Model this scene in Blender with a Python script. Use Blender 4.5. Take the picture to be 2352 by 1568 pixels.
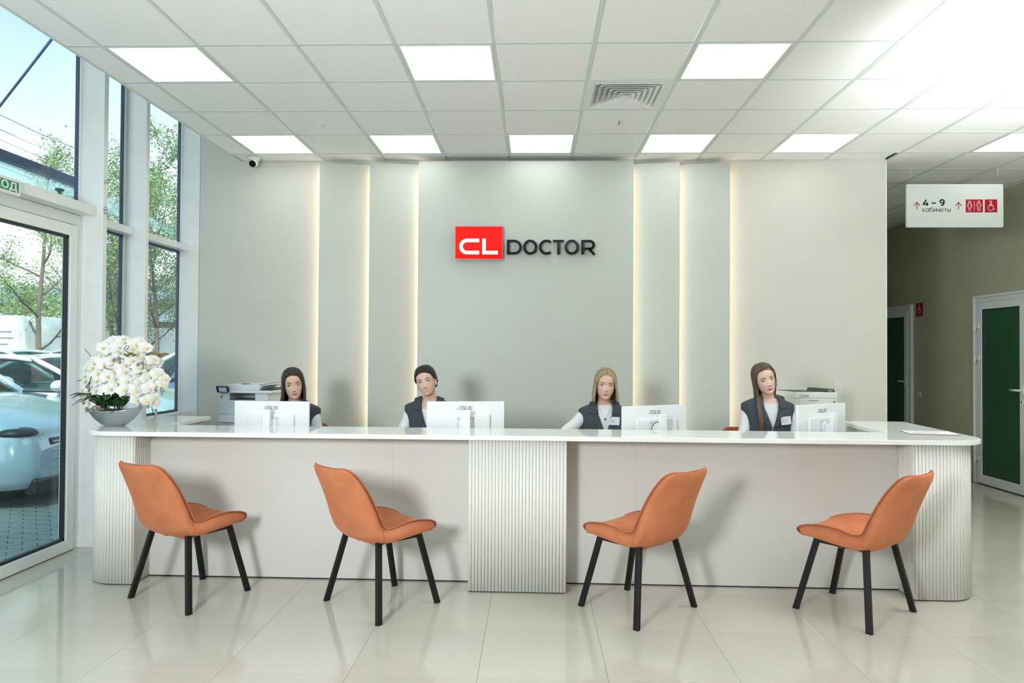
import bpy, bmesh, math, random
import numpy as np
from mathutils import Vector, Matrix, Euler, noise

# ------------------------------------------------------------------ scene, camera, world, lights
S = bpy.context.scene
COL = S.collection
for o in list(bpy.data.objects):
    bpy.data.objects.remove(o)
random.seed(7)
RNG = random.Random(11)
CZ = 3.342            # ceiling height
PI = math.pi

cam_d = bpy.data.cameras.new('camera')
cam = bpy.data.objects.new('camera', cam_d)
COL.objects.link(cam)
cam_d.sensor_fit = 'HORIZONTAL'
cam_d.sensor_width = 36.0
cam_d.lens = 1661.16 * 36.0 / 2352.0
cam_d.clip_start = 0.05
cam_d.clip_end = 300
YAW, PIT, ROL, CAMZ = 0.0305, 0.0147, 0.0062, 1.4943
fwd = Vector((-math.sin(YAW) * math.cos(PIT), math.cos(YAW) * math.cos(PIT), math.sin(PIT)))
rt = Vector((math.cos(YAW), math.sin(YAW), 0))
upv = rt.cross(fwd)
r2 = rt * math.cos(ROL) + upv * math.sin(ROL)
u2 = upv * math.cos(ROL) - rt * math.sin(ROL)
M = Matrix((r2, u2, -fwd)).transposed().to_4x4()
M.translation = Vector((0, 0, CAMZ))
cam.matrix_world = M
S.camera = cam

S.view_settings.view_transform = 'Standard'
S.view_settings.look = 'None'
S.view_settings.exposure = 0.52
S.view_settings.gamma = 1.0
S.view_settings.use_curve_mapping = False
S.cycles.max_bounces = 8
S.cycles.diffuse_bounces = 4
S.cycles.glossy_bounces = 4
S.cycles.transparent_max_bounces = 16
S.cycles.transmission_bounces = 4
S.cycles.use_denoising = True
S.cycles.sample_clamp_indirect = 6.0
S.cycles.caustics_reflective = False
S.cycles.caustics_refractive = False

PANEL_E = 3.0        # ceiling luminaires
LED_E = 14.0          # warm strips behind the wall panels
SKY_E = 1.3

w = bpy.data.worlds.new('sky')
S.world = w
w.use_nodes = True
nt = w.node_tree
nt.nodes.clear()
out = nt.nodes.new('ShaderNodeOutputWorld')
bg = nt.nodes.new('ShaderNodeBackground')
tc = nt.nodes.new('ShaderNodeTexCoord')
sep = nt.nodes.new('ShaderNodeSeparateXYZ')
ramp = nt.nodes.new('ShaderNodeValToRGB')
nt.links.new(tc.outputs['Generated'], sep.inputs[0])
nt.links.new(sep.outputs['Z'], ramp.inputs[0])
nt.links.new(ramp.outputs[0], bg.inputs[0])
nt.links.new(bg.outputs[0], out.inputs[0])
el = ramp.color_ramp.elements
el[0].position = 0.0
el[0].color = (0.86, 0.86, 0.84, 1)
el[1].position = 0.75
el[1].color = (0.24, 0.42, 0.55, 1)
e = el.new(0.20)
e.color = (0.79, 0.79, 0.78, 1)
e = el.new(0.37)
e.color = (0.46, 0.565, 0.60, 1)
bg.inputs['Strength'].default_value = SKY_E


def light(name, kind, loc, target, energy, size=0.5, color=(1, 1, 1), **k):
    d = bpy.data.lights.new(name, kind)
    d.energy = energy
    d.color = color
    if kind == 'AREA':
        d.shape = 'DISK'
        d.size = size
    elif kind == 'SPOT':
        d.shadow_soft_size = size
        d.spot_size = k.get('angle', 1.0)
        d.spot_blend = k.get('blend', 1.0)
    elif kind == 'SUN':
        d.angle = size
    o = bpy.data.objects.new(name, d)
    COL.objects.link(o)
    o.location = loc
    o.rotation_euler = (Vector(target) - Vector(loc)).to_track_quat('-Z', 'Y').to_euler()
    return o


# the hazy sun stands high in front of the building's end wall; the photographer's two flash heads: a soft one at the left, one bounced off the ceiling at the right
light('sun', 'SUN', (6, -20, 18), (0, 0, 0), 5.0, 0.3, (1, 0.96, 0.88))
light('flash_softbox', 'AREA', (-1.9, -0.1, 1.95), (0.3, 5.2, 1.05), 108, 0.75, (0.94, 0.98, 1.0))
light('flash_bounce', 'SPOT', (3.3, 2.6, 1.95), (3.5, 3.5, CZ), 1060, 0.1, (0.95, 0.99, 1.0), angle=1.7, blend=1.0)


# ------------------------------------------------------------------ materials
MATS = {}


def mat(name, color, rough=0.5, metal=0.0, var=0.0, scale=8.0, bump=0.0, bscale=60.0, spec=0.5, emit=None, sheen=0.0,
        coat=0.0, stretch=None, color2=None, trans=0.0, sss=0.0):
    """Principled material with procedural colour variation and fine relief."""
    if name in MATS:
        return MATS[name]
    m = bpy.data.materials.new(name)
    m.use_nodes = True
    t = m.node_tree
    b = t.nodes['Principled BSDF']
    c = tuple(color) + (1,)
    b.inputs['Base Color'].default_value = c
    b.inputs['Roughness'].default_value = rough
    b.inputs['Metallic'].default_value = metal
    b.inputs['Specular IOR Level'].default_value = spec
    if sheen:
        b.inputs['Sheen Weight'].default_value = sheen
        b.inputs['Sheen Roughness'].default_value = 0.4
        b.inputs['Sheen Tint'].default_value = (min(1, color[0] * 1.3 + .1), color[1] * 1.3 + .1, color[2] * 1.3 + .1, 1)
    if coat:
        b.inputs['Coat Weight'].default_value = coat
        b.inputs['Coat Roughness'].default_value = 0.03
    if sss:
        b.inputs['Subsurface Weight'].default_value = sss
        b.inputs['Subsurface Radius'].default_value = (0.012, 0.005, 0.003)
    if emit:
        b.inputs['Emission Color'].default_value = tuple(emit[0]) + (1,)
        b.inputs['Emission Strength'].default_value = emit[1]
    co = t.nodes.new('ShaderNodeTexCoord')
    mp = t.nodes.new('ShaderNodeMapping')
    t.links.new(co.outputs['Object'], mp.inputs[0])
    if stretch:
        mp.inputs['Scale'].default_value = stretch
    if var or color2:
        n = t.nodes.new('ShaderNodeTexNoise')
        n.inputs['Scale'].default_value = scale
        n.inputs['Detail'].default_value = 4
        t.links.new(mp.outputs[0], n.inputs['Vector'])
        r = t.nodes.new('ShaderNodeValToRGB')
        r.color_ramp.elements[0].position = 0.35
        r.color_ramp.elements[1].position = 0.65
        if color2:
            r.color_ramp.elements[0].color = c
            r.color_ramp.elements[1].color = tuple(color2) + (1,)
        else:
            r.color_ramp.elements[0].color = tuple(max(0, x * (1 - var)) for x in color) + (1,)
            r.color_ramp.elements[1].color = tuple(min(1, x * (1 + var)) for x in color) + (1,)
        t.links.new(n.outputs[0], r.inputs[0])
        t.links.new(r.outputs[0], b.inputs['Base Color'])
    if bump:
        n2 = t.nodes.new('ShaderNodeTexNoise')
        n2.inputs['Scale'].default_value = bscale
        n2.inputs['Detail'].default_value = 3
        t.links.new(mp.outputs[0], n2.inputs['Vector'])
        bp = t.nodes.new('ShaderNodeBump')
        bp.inputs['Strength'].default_value = bump
        bp.inputs['Distance'].default_value = 0.003
        t.links.new(n2.outputs[0], bp.inputs['Height'])
        t.links.new(bp.outputs[0], b.inputs['Normal'])
    MATS[name] = m
    return m


def emitter(name, color, strength):
    m = bpy.data.materials.new(name)
    m.use_nodes = True
    t = m.node_tree
    t.nodes.clear()
    e = t.nodes.new('ShaderNodeEmission')
    e.inputs[0].default_value = tuple(color) + (1,)
    e.inputs[1].default_value = strength
    o = t.nodes.new('ShaderNodeOutputMaterial')
    t.links.new(e.outputs[0], o.inputs[0])
    MATS[name] = m
    return m


def glass_mat(name, tint, refl=0.12, rough=0.0):
    """Thin pane: tinted see-through plus a Fresnel reflection."""
    m = bpy.data.materials.new(name)
    m.use_nodes = True
    t = m.node_tree
    t.nodes.clear()
    tr = t.nodes.new('ShaderNodeBsdfTransparent')
    tr.inputs[0].default_value = tuple(tint) + (1,)
    gl = t.nodes.new('ShaderNodeBsdfGlossy')
    gl.inputs['Roughness'].default_value = rough
    gl.inputs['Color'].default_value = (0.9, 0.96, 1, 1)
    fr = t.nodes.new('ShaderNodeLayerWeight')
    fr.inputs['Blend'].default_value = 0.5
    pw = t.nodes.new('ShaderNodeMath')
    pw.operation = 'POWER'
    pw.inputs[1].default_value = 4.0
    t.links.new(fr.outputs['Facing'], pw.inputs[0])
    mx = t.nodes.new('ShaderNodeMixShader')
    ml = t.nodes.new('ShaderNodeMath')
    ml.operation = 'MULTIPLY_ADD'
    ml.inputs[1].default_value = 0.38
    ml.inputs[2].default_value = refl * 0.3
    ml.use_clamp = True
    t.links.new(pw.outputs[0], ml.inputs[0])
    t.links.new(ml.outputs[0], mx.inputs[0])
    t.links.new(tr.outputs[0], mx.inputs[1])
    t.links.new(gl.outputs[0], mx.inputs[2])
    o = t.nodes.new('ShaderNodeOutputMaterial')
    t.links.new(mx.outputs[0], o.inputs[0])
    MATS[name] = m
    return m


def srgb(r, g, b):
    def f(c):
        c /= 255.0
        return c / 12.92 if c <= 0.04045 else ((c + 0.055) / 1.055) ** 2.4
    return (f(r), f(g), f(b))


WHITE_PLASTIC = mat('white_plastic', (0.80, 0.81, 0.80), 0.35, var=0.02)
WHITE_FRAME = mat('white_frame_paint', (0.80, 0.835, 0.83), 0.35, var=0.02, bump=0.02)
BLACK_PLASTIC = mat('black_plastic', (0.02, 0.02, 0.022), 0.4, var=0.15)
DARK_GREY = mat('dark_grey_plastic', (0.06, 0.065, 0.07), 0.45, var=0.1)
BLACK_STEEL = mat('black_powder_steel', (0.007, 0.007, 0.007), 0.45, var=0.3, bump=0.35, bscale=400, spec=0.28)
CHROME = mat('brushed_steel', (0.62, 0.63, 0.65), 0.28, 1.0, var=0.05)
WALL_PAINT = mat('wall_paint_greige', (0.60, 0.595, 0.54), 0.65, var=0.015, scale=3, bump=0.05, bscale=250)
PANEL_PAINT = mat('wall_panel_satin', (0.52, 0.545, 0.50), 0.42, var=0.015, scale=3)
TAUPE_PAINT = mat('corridor_taupe_paint', (0.46, 0.46, 0.325), 0.6, var=0.03, scale=2, bump=0.05, bscale=250)
CEIL_TILE = mat('ceiling_mineral_fibre', (0.945, 0.95, 0.95), 0.85, var=0.012, scale=25, bump=0.12, bscale=180)
GRID_PAINT = mat('ceiling_grid_paint', (0.68, 0.73, 0.70), 0.5, var=0.02)
LAMINATE = mat('desk_laminate', (0.63, 0.615, 0.59), 0.45, var=0.012, scale=2, bump=0.03, bscale=120)
FLUTE = mat('fluted_mdf_paint', (0.74, 0.73, 0.695), 0.45, var=0.015, scale=5)
SOLID_SURFACE = mat('countertop_solid_surface', (0.90, 0.91, 0.895), 0.05, var=0.01, scale=40, spec=0.28)
VELVET = mat('orange_velvet', (0.49, 0.152, 0.060), 0.85, var=0.0, scale=9, bump=0.1, bscale=350, sheen=0.35,
             color2=(0.56, 0.192, 0.082))
PIPING = mat('orange_piping', (0.42, 0.13, 0.06), 0.8, var=0.1)
FLOOR_TILE = mat('polished_porcelain', (0.54, 0.515, 0.445), 0.07, var=0.035, scale=1.6, spec=0.5)
GROUT = mat('grout', (0.36, 0.34, 0.30), 0.8, var=0.1)
LOGO_RED = mat('logo_red_acrylic', (0.80, 0.006, 0.003), 0.12, var=0.02, spec=0.15, emit=((0.9, 0.012, 0.006), 0.22))  # a faint glow is put into the red
LOGO_WHITE = mat('logo_white_acrylic', (0.88, 0.88, 0.88), 0.2, emit=((1, 1, 1), 0.35), var=0.01)  # the white letters get a faint added glow too
LOGO_BLACK = mat('logo_black_acrylic', (0.004, 0.0045, 0.0045), 0.08, var=0.1, spec=0.22)
PRINT_BLACK = mat('print_black', (0.006, 0.006, 0.006), 0.6, var=0.1, spec=0.15)
PRINT_GREY = mat('print_grey', (0.25, 0.26, 0.28), 0.5, var=0.05)
PRINT_RED = mat('print_red', (0.30, 0.003, 0.014), 0.5, var=0.04, spec=0.2)
PRINT_WHITE = mat('print_white', (0.8, 0.8, 0.8), 0.5, var=0.02)
PAPER = mat('paper', (0.80, 0.80, 0.82), 0.6, var=0.02)
FROST_GREEN = mat('frosted_green_glass', (0.022, 0.082, 0.042), 0.32, var=0.12, scale=1.2, spec=0.6)
DARK_GASKET = mat('dark_gasket', (0.035, 0.06, 0.12), 0.35, var=0.1)
VOID_BLACK = mat('black_plinth', (0.01, 0.01, 0.01), 0.7, var=0.1)
GLASS = glass_mat('window_glass', (0.86, 0.95, 0.96), 0.10)
LUM = emitter('luminaire_diffuser', (0.96, 1.0, 0.985), PANEL_E)
LED = emitter('led_strip_warm', (1.0, 0.82, 0.58), LED_E)

# ------------------------------------------------------------------ helpers


class MB:
    """Collects shapes and links them as ONE mesh object."""

    def __init__(s):
        s.v, s.f, s.m, s.sm = [], [], [], []

    def add(s, vs, fs, mi=0, smooth=False):
        o = len(s.v)
        s.v += [tuple(x) for x in vs]
        for f in fs:
            s.f.append([o + i for i in f])
            s.m.append(mi)
            s.sm.append(smooth)
        return s

    def box(s, x0, x1, y0, y1, z0, z1, mi=0, mx=None):
        vs = [Vector(p) for p in ((x0, y0, z0), (x1, y0, z0), (x1, y1, z0), (x0, y1, z0), (x0, y0, z1), (x1, y0, z1), (x1, y1, z1), (x0, y1, z1))]
        if mx is not None:
            vs = [mx @ p for p in vs]
        return s.add(vs, [(0, 3, 2, 1), (4, 5, 6, 7), (0, 1, 5, 4), (1, 2, 6, 5), (2, 3, 7, 6), (3, 0, 4, 7)], mi)

    def prism(s, poly, z0, z1, mi=0, mside=None, mx=None, smooth=False):
        """poly: ccw list of (x, y); extruded along z."""
        n = len(poly)
        vs = [Vector((x, y, z0)) for x, y in poly] + [Vector((x, y, z1)) for x, y in poly]
        if mx is not None:
            vs = [mx @ p for p in vs]
        o = len(s.v)
        s.add(vs, [list(range(n - 1, -1, -1)), list(range(n, 2 * n))], mi)
        for i in range(n):
            j = (i + 1) % n
            s.f.append([o + i, o + j, o + n + j, o + n + i])
            s.m.append(mi if mside is None else mside)
            s.sm.append(smooth)
        return s

    def tube(s, pts, r, n=8, mi=0, cap=True, flat=1.0, smooth=True, up=None):
        pts = [Vector(p) for p in pts]
        rs = r if isinstance(r, (list, tuple)) else [r] * len(pts)
        vs, fs = [], []
        prev = None
        for i, p in enumerate(pts):
            a = pts[max(i - 1, 0)]
            b = pts[min(i + 1, len(pts) - 1)]
            d = (b - a)
            d = d.normalized() if d.length > 1e-9 else Vector((0, 0, 1))
            if prev is None:
                u = Vector(up) if up is not None else (Vector((0, 0, 1)) if abs(d.z) < 0.9 else Vector((1, 0, 0)))
            else:
                u = prev
            u = (u - d * u.dot(d))
            u = u.normalized() if u.length > 1e-6 else d.orthogonal().normalized()
            prev = u
            v = d.cross(u)
            for k in range(n):
                an = 2 * PI * k / n
                vs.append(p + (u * math.cos(an) + v * math.sin(an) * flat) * rs[i])
        for i in range(len(pts) - 1):
            for k in range(n):
                k2 = (k + 1) % n
                fs.append((i * n + k, i * n + k2, (i + 1) * n + k2, (i + 1) * n + k))
        s.add(vs, fs, mi, smooth)
        if cap:
            o = len(s.v) - len(vs)
            s.f.append([o + k for k in range(n - 1, -1, -1)])
            s.f.append([o + (len(pts) - 1) * n + k for k in range(n)])
            s.m += [mi, mi]
            s.sm += [False, False]
        return s

    def lathe(s, prof, n=24, mi=0, mx=None, sx=1.0, sy=1.0, smooth=True):
        """prof: (r, z) list from bottom to top."""
        vs, fs = [], []
        for r, z in prof:
            for k in range(n):
                an = 2 * PI * k / n
                p = Vector((r * math.cos(an) * sx, r * math.sin(an) * sy, z))
                vs.append(mx @ p if mx is not None else p)
        for i in range(len(prof) - 1):
            for k in range(n):
                k2 = (k + 1) % n
                fs.append((i * n + k, i * n + k2, (i + 1) * n + k2, (i + 1) * n + k))
        o = len(s.v)
        s.add(vs, fs, mi, smooth)
        s.f.append([o + k for k in range(n - 1, -1, -1)])
        s.f.append([o + (len(prof) - 1) * n + k for k in range(n)])
        s.m += [mi, mi]
        s.sm += [False, False]
        return s

    def ball(s, c, r, mi=0, nu=16, nv=10, sc=(1, 1, 1), mx=None):
        vs, fs = [], []
        for i in range(nv + 1):
            th = PI * i / nv
            for k in range(nu):
                ph = 2 * PI * k / nu
                p = Vector((math.sin(th) * math.cos(ph) * sc[0], math.sin(th) * math.sin(ph) * sc[1], math.cos(th) * sc[2])) * r + Vector(c)
                vs.append(mx @ p if mx is not None else p)
        for i in range(nv):
            for k in range(nu):
                k2 = (k + 1) % nu
                fs.append((i * nu + k, (i + 1) * nu + k, (i + 1) * nu + k2, i * nu + k2))
        return s.add(vs, fs, mi, True)

    def grid(s, P, mi=0, smooth=True, closed=False, flip=False):
        """P[i][j] points."""
        ni, nj = len(P), len(P[0])
        fs = []
        for i in range(ni - 1):
            for j in range(nj if closed else nj - 1):
                j2 = (j + 1) % nj
                q = (i * nj + j, (i + 1) * nj + j, (i + 1) * nj + j2, i * nj + j2)
                fs.append(q[::-1] if flip else q)
        return s.add([p for row in P for p in row], fs, mi, smooth)

    def stroke(s, path, wd, d0, d1, mi=0, mside=None, mx=None, closed=False):
        """Flat ribbon of width wd along a 2-D path, extruded from d0 to d1; mitred."""
        n = len(path)
        P = [Vector((a, b)) for a, b in path]
        L, R = [], []
        for i in range(n):
            if closed:
                a, b = P[(i - 1) % n], P[(i + 1) % n]
            else:
                a, b = P[max(i - 1, 0)], P[min(i + 1, n - 1)]
            d1_ = (P[i] - a).normalized() if (P[i] - a).length > 1e-9 else (b - P[i]).normalized()
            d2_ = (b - P[i]).normalized() if (b - P[i]).length > 1e-9 else d1_
            n1 = Vector((-d1_.y, d1_.x))
            n2 = Vector((-d2_.y, d2_.x))
            m_ = (n1 + n2)
            m_ = m_.normalized() if m_.length > 1e-6 else n1
            k = wd / 2 / max(0.35, m_.dot(n1))
            L.append(P[i] + m_ * k)
            R.append(P[i] - m_ * k)
        cnt = n if closed else n - 1
        ms = mi if mside is None else mside
        vs = []
        for i in range(n):
            for q, z in ((L[i], d0), (R[i], d0), (R[i], d1), (L[i], d1)):
                p = Vector((q.x, q.y, z))
                vs.append(mx @ p if mx is not None else p)
        o = len(s.v)
        s.v += [tuple(p) for p in vs]
        for i in range(cnt):
            a = o + 4 * i
            b = o + 4 * ((i + 1) % n)
            for q, mm in (((a + 3, a + 2, b + 2, b + 3), mi), ((a, b, b + 1, a + 1), ms), ((a, a + 3, b + 3, b), ms), ((a + 1, b + 1, b + 2, a + 2), ms)):
                s.f.append(list(q))
                s.m.append(mm)
                s.sm.append(False)
        if not closed:
            for a in (o, o + 4 * (n - 1)):
                s.f.append([a, a + 1, a + 2, a + 3])
                s.m.append(ms)
                s.sm.append(False)
        return s

    def mesh(s, name, mats):
        me = bpy.data.meshes.new(name)
        me.from_pydata([tuple(p) for p in s.v], [], s.f)
        for m in (mats if isinstance(mats, (list, tuple)) else [mats]):
            me.materials.append(m)
        me.polygons.foreach_set('material_index', s.m)
        me.polygons.foreach_set('use_smooth', s.sm)
        me.update()
        return me

    def build(s, name, mats, parent=None, bevel=0.0, loc=None, rot=None, fix=True, sub=0):
        me = s.mesh(name, mats)
        if fix:
            bm = bmesh.new()
            bm.from_mesh(me)
            bmesh.ops.recalc_face_normals(bm, faces=bm.faces)
            bm.to_mesh(me)
            bm.free()
        return put(name, me, parent, bevel, loc, rot, sub)


def put(name, me, parent=None, bevel=0.0, loc=None, rot=None, sub=0):
    o = bpy.data.objects.new(name, me)
    COL.objects.link(o)
    if parent is not None:
        o.parent = parent
    if loc is not None:
        o.location = loc
    if rot is not None:
        o.rotation_euler = rot
    if bevel:
        b = o.modifiers.new('bevel', 'BEVEL')
        b.width = bevel
        b.segments = 2
        b.limit_method = 'ANGLE'
        b.angle_limit = 0.7
        b.harden_normals = False
    if sub:
        b = o.modifiers.new('subdivision', 'SUBSURF')
        b.levels = sub
        b.render_levels = sub
    return o


def tag(o, label=None, cat=None, group=None, kind=None):
    if label:
        o['label'] = label
    if cat:
        o['category'] = cat
    if group:
        o['group'] = group
    if kind:
        o['kind'] = kind
    return o


def thing(name, label, cat, loc=(0, 0, 0), rz=0.0, group=None):
    o = bpy.data.objects.new(name, None)
    o.empty_display_size = 0.05
    COL.objects.link(o)
    o.location = loc
    o.rotation_euler = (0, 0, rz)
    return tag(o, label, cat, group)


def kids(o):
    return [c for c in bpy.data.objects if c.parent is o]


def dup(root, loc=None, rz=None, label=None, group=None):
    """Copy of a thing with copies of its parts and sub-parts (mesh data shared)."""
    def rec(o, par):
        c = o.copy()
        COL.objects.link(c)
        if par is not None:
            c.parent = par
        for k in CH.get(o.name, []):
            rec(k, c)
        return c
    CH = {}
    for q in bpy.data.objects:
        if q.parent is not None:
            CH.setdefault(q.parent.name, []).append(q)
    c = rec(root, None)
    if loc is not None:
        c.location = loc
    if rz is not None:
        c.rotation_euler = (0, 0, rz)
    if label:
        c['label'] = label
    if group:
        c['group'] = group
    return c


def struct(o):
    o['kind'] = 'structure'
    return o


def rrect(x0, x1, y0, y1, r, n=5):
    """Rounded rectangle; r is one radius or four (x0y0, x1y0, x1y1, x0y1)."""
    rs = r if isinstance(r, (list, tuple)) else [r] * 4
    pts = []
    for (cx, cy, sx, sy, a0), q in zip(((x0, y0, 1, 1, PI), (x1, y0, -1, 1, 1.5 * PI), (x1, y1, -1, -1, 0), (x0, y1, 1, -1, 0.5 * PI)), rs):
        if q <= 0:
            pts.append((cx, cy))
            continue
        for k in range(n + 1):
            a = a0 + 0.5 * PI * k / n
            pts.append((cx + sx * q + q * math.cos(a), cy + sy * q + q * math.sin(a)))
    return pts


def arc(cx, cy, r, a0, a1, n=16, ry=None):
    ry = r if ry is None else ry
    return [(cx + r * math.cos(math.radians(a0 + (a1 - a0) * k / n)), cy + ry * math.sin(math.radians(a0 + (a1 - a0) * k / n))) for k in range(n + 1)]


def text_mesh(body, size, depth=0.0, align='LEFT', bold=0.0):
    c = bpy.data.curves.new('lettering', 'FONT')
    c.body = body
    c.size = 1.0      # filled at full size, then scaled: tiny outlines fill badly
    c.extrude = depth / size
    c.align_x = align
    c.offset = bold / size
    c.resolution_u = 6
    o = bpy.data.objects.new('lettering', c)
    COL.objects.link(o)
    dg = bpy.context.evaluated_depsgraph_get()
    me = bpy.data.meshes.new_from_object(o.evaluated_get(dg))
    bpy.data.objects.remove(o)
    bpy.data.curves.remove(c)
    me.transform(Matrix.Scale(size, 4))
    return me


def face_plane(x, y, z, rz=0.0):
    """Matrix whose local x runs along the wall, local y goes up, local z comes out of the wall (towards -Y when rz = 0)."""
    return Matrix.Translation((x, y, z)) @ Matrix.Rotation(rz, 4, 'Z') @ Matrix.Rotation(PI / 2, 4, 'X')
# ------------------------------------------------------------------ floor: 600 mm polished tiles with recessed joints
floor = struct(MB().box(-3.7, 5.4, -5.2, 13.4, -0.08, -0.004).build('floor', GROUT))
tile_me = MB().box(-0.2993, 0.2993, -0.2993, 0.2993, -0.006, 0.0).mesh('tile', FLOOR_TILE)
FX, FY = -0.252, 3.932
for i in range(-6, 10):
    for j in range(-4, 14):
        x, y = FX + 0.6 * i + 0.3, FY + 0.6 * j + 0.3
        if x - 0.3 < -3.6 or (y > 8.0 and x < 2.9) or x > 5.4 or y > 12.5:
            continue
        put('tile', tile_me, floor, loc=(x, y, 0))
edge = MB()
for j in range(-4, 8):   # the cut row along the glass front
    y = FY + 0.6 * j
    put('tile', MB().box(-3.62, -3.2527, y + 0.0007, y + 0.5993, -0.006, 0).mesh('tile', FLOOR_TILE), floor)
MB().box(-3.7, 5.4, -5.2, 1.53, -0.006, 0.0).build('tile_field', FLOOR_TILE, floor)

# ------------------------------------------------------------------ ceiling: lay-in tiles on a white grid
GX, GY = -1.449, 4.307
XL, XR = -2.86, 5.25
ceiling = struct(MB().box(XL, XR, -5.2, 13.4, CZ + 0.14, CZ + 0.24).build('ceiling', CEIL_TILE))
MB().box(XL, XR, -5.2, 2.507, CZ, CZ + 0.05).build('plain_panel', CEIL_TILE, ceiling)
ct_me = MB().box(-0.287, 0.287, -0.287, 0.287, 0.0035, 0.02).mesh('ceiling_tile', CEIL_TILE)
# luminaire cells (column, row): row 0 is the one whose front edge lies at GY
LUM_CELLS = [(-2, 0), (1, 0), (4, 0), (6, 0), (-2, 3), (0, 3), (2, 3), (4, 3), (6, 3), (9, 3), (8, 7)]
DIFF = (3, 1)
for i in range(-2, 12):
    for j in range(-3, 15):
        x, y = GX + 0.6 * i + 0.3, GY + 0.6 * j + 0.3
        if (i, j) in LUM_CELLS or (i, j) == DIFF or x > XR + 0.3:
            continue
        if x < 3.2 and y > 6.707:
            continue
        if x + 0.3 > XR:
            MB().box(x - 0.287, XR, y - 0.287, y + 0.287, CZ + 0.0035, CZ + 0.02).build('ceiling_tile', CEIL_TILE, ceiling)
        else:
            put('ceiling_tile', ct_me, ceiling, loc=(x, y, CZ))
x0 = GX - 1.2
for j in range(-3, 4):     # cut tiles along the glass front
    y = GY + 0.6 * j
    MB().box(XL, x0 - 0.013, y + 0.013, y + 0.587, CZ + 0.0035, CZ + 0.02).build('ceiling_tile', CEIL_TILE, ceiling)
for i in range(-3, 8):     # cut tiles along the back wall
    xa, xb = (XL, x0) if i == -3 else (GX + 0.6 * i, GX + 0.6 * i + 0.6)
    MB().box(xa + 0.013, min(xb - 0.013, 3.3), 6.707 + 0.013, 6.95, CZ + 0.0035, CZ + 0.02).build('ceiling_tile', CEIL_TILE, ceiling)
for i in range(-2, 12):
    x = GX + 0.6 * i
    if x < XR:
        MB().box(x - 0.012, x + 0.012, 2.507, 6.955 if x < 3.3 else 13.3, CZ, CZ + 0.004).build('grid_bar', GRID_PAINT, ceiling)
for j in range(-3, 15):
    y = GY + 0.6 * j
    MB().box(XL if y < 6.9 else 3.33, XR, y - 0.012, y + 0.012, CZ + 0.0008, CZ + 0.0042).build('grid_bar', GRID_PAINT, ceiling)
MB().box(XL - 0.02, XL, 2.0, 6.955, CZ - 0.003, CZ + 0.14).build('edge_trim', GRID_PAINT, ceiling)
struct(MB().box(-3.7, XL - 0.02, -5.2, 7.1, CZ + 0.75, CZ + 0.85).build('ceiling_pocket', CEIL_TILE))  # unseen slab above the pocket, put in to block the sky light
struct(MB().box(XL - 0.02, XL, -5.2, 6.955, CZ + 0.14, CZ + 0.8).build('wall_pocket', WALL_PAINT))

# luminaires: square flush panels
lum0 = thing('ceiling_light', '', 'light')
MB().box(-0.272, 0.272, -0.272, 0.272, 0.002, 0.008).build('diffuser', LUM, lum0)
fr = MB()
for a in ((-0.29, -0.272, -0.29, 0.29), (0.272, 0.29, -0.29, 0.29), (-0.272, 0.272, -0.29, -0.272), (-0.272, 0.272, 0.272, 0.29)):
    fr.box(*a, 0.0, 0.03)
fr.build('frame', WHITE_PLASTIC, lum0)
LUM_LAB = {(-2, 0): 'square ceiling light nearest the glass front, in the front row of lights',
           (1, 0): 'square ceiling light in the front row, left of the air diffuser',
           (4, 0): 'square ceiling light in the front row, right of the air diffuser',
           (6, 0): 'square ceiling light in the front row, last on the right in the flash glare',
           (-2, 3): 'square ceiling light above the printer by the glass front, beside the dome camera',
           (0, 3): 'square ceiling light above the two left wall panels',
           (2, 3): 'square ceiling light straight above the red logo box',
           (4, 3): 'square ceiling light above the two right wall panels',
           (6, 3): 'square ceiling light above the plain wall right of the panels',
           (9, 3): 'square ceiling light cut by the right edge of the photo, above the hanging sign',
           (8, 7): 'square ceiling light deep in the corridor, half hidden by the hanging sign'}
for k, (i, j) in enumerate(LUM_CELLS):
    loc = (GX + 0.6 * i + 0.3, GY + 0.6 * j + 0.3, CZ)
    if k == 0:
        lum0.location = loc
        lum0['label'] = LUM_LAB[(i, j)]
        lum0['group'] = 'square ceiling lights'
    else:
        dup(lum0, loc, label=LUM_LAB[(i, j)])
for k, (x, y) in enumerate([(-1.7, 1.2), (0.6, 1.2), (2.9, 1.2), (-1.7, -1.4), (0.6, -1.4), (2.9, -1.4), (4.5, 0.1), (4.5, -2.6), (0.6, -3.6), (2.9, -3.6)]):   # unseen lights over the camera; rearmost and far-right ones added for more fill
    dup(lum0, (x, y, CZ - 0.012), label='unseen square ceiling light behind the camera, %s row, %s' % ('first' if y > 0.5 else 'second' if y > -2 else 'third', 'far left' if x < -1 else 'centre' if x < 1 else 'right' if x < 4 else 'far right'), group='lights behind the camera')

# ------------------------------------------------------------------ walls
YB = 6.96
struct(MB().box(-3.275, 3.335, YB, 7.1, 0, CZ + 0.14).build('wall_back', WALL_PAINT))
struct(MB().box(-3.274, -2.84, YB, 7.1, CZ + 0.139, CZ + 0.86).build('wall_back', WALL_PAINT))
struct(MB().box(3.19, 3.335, 7.1, 13.3, 0, CZ + 0.14).build('wall_corridor', WALL_PAINT))
struct(MB().box(3.335, 3.343, YB - 0.004, 7.0, 0, CZ).build('trim_1', WHITE_FRAME))
XW = 5.22
wr = struct(MB().box(XW, XW + 0.14, -5.2, 13.3, 0, CZ + 0.14).build('wall_right', TAUPE_PAINT))
struct(MB().box(3.2, 5.4, 13.3, 13.44, 0, CZ + 0.14).build('wall_corridor_end', TAUPE_PAINT))
struct(MB().box(-3.7, 5.4, -5.34, -5.2, 0, CZ + 0.9).build('wall_front', WALL_PAINT))
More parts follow.
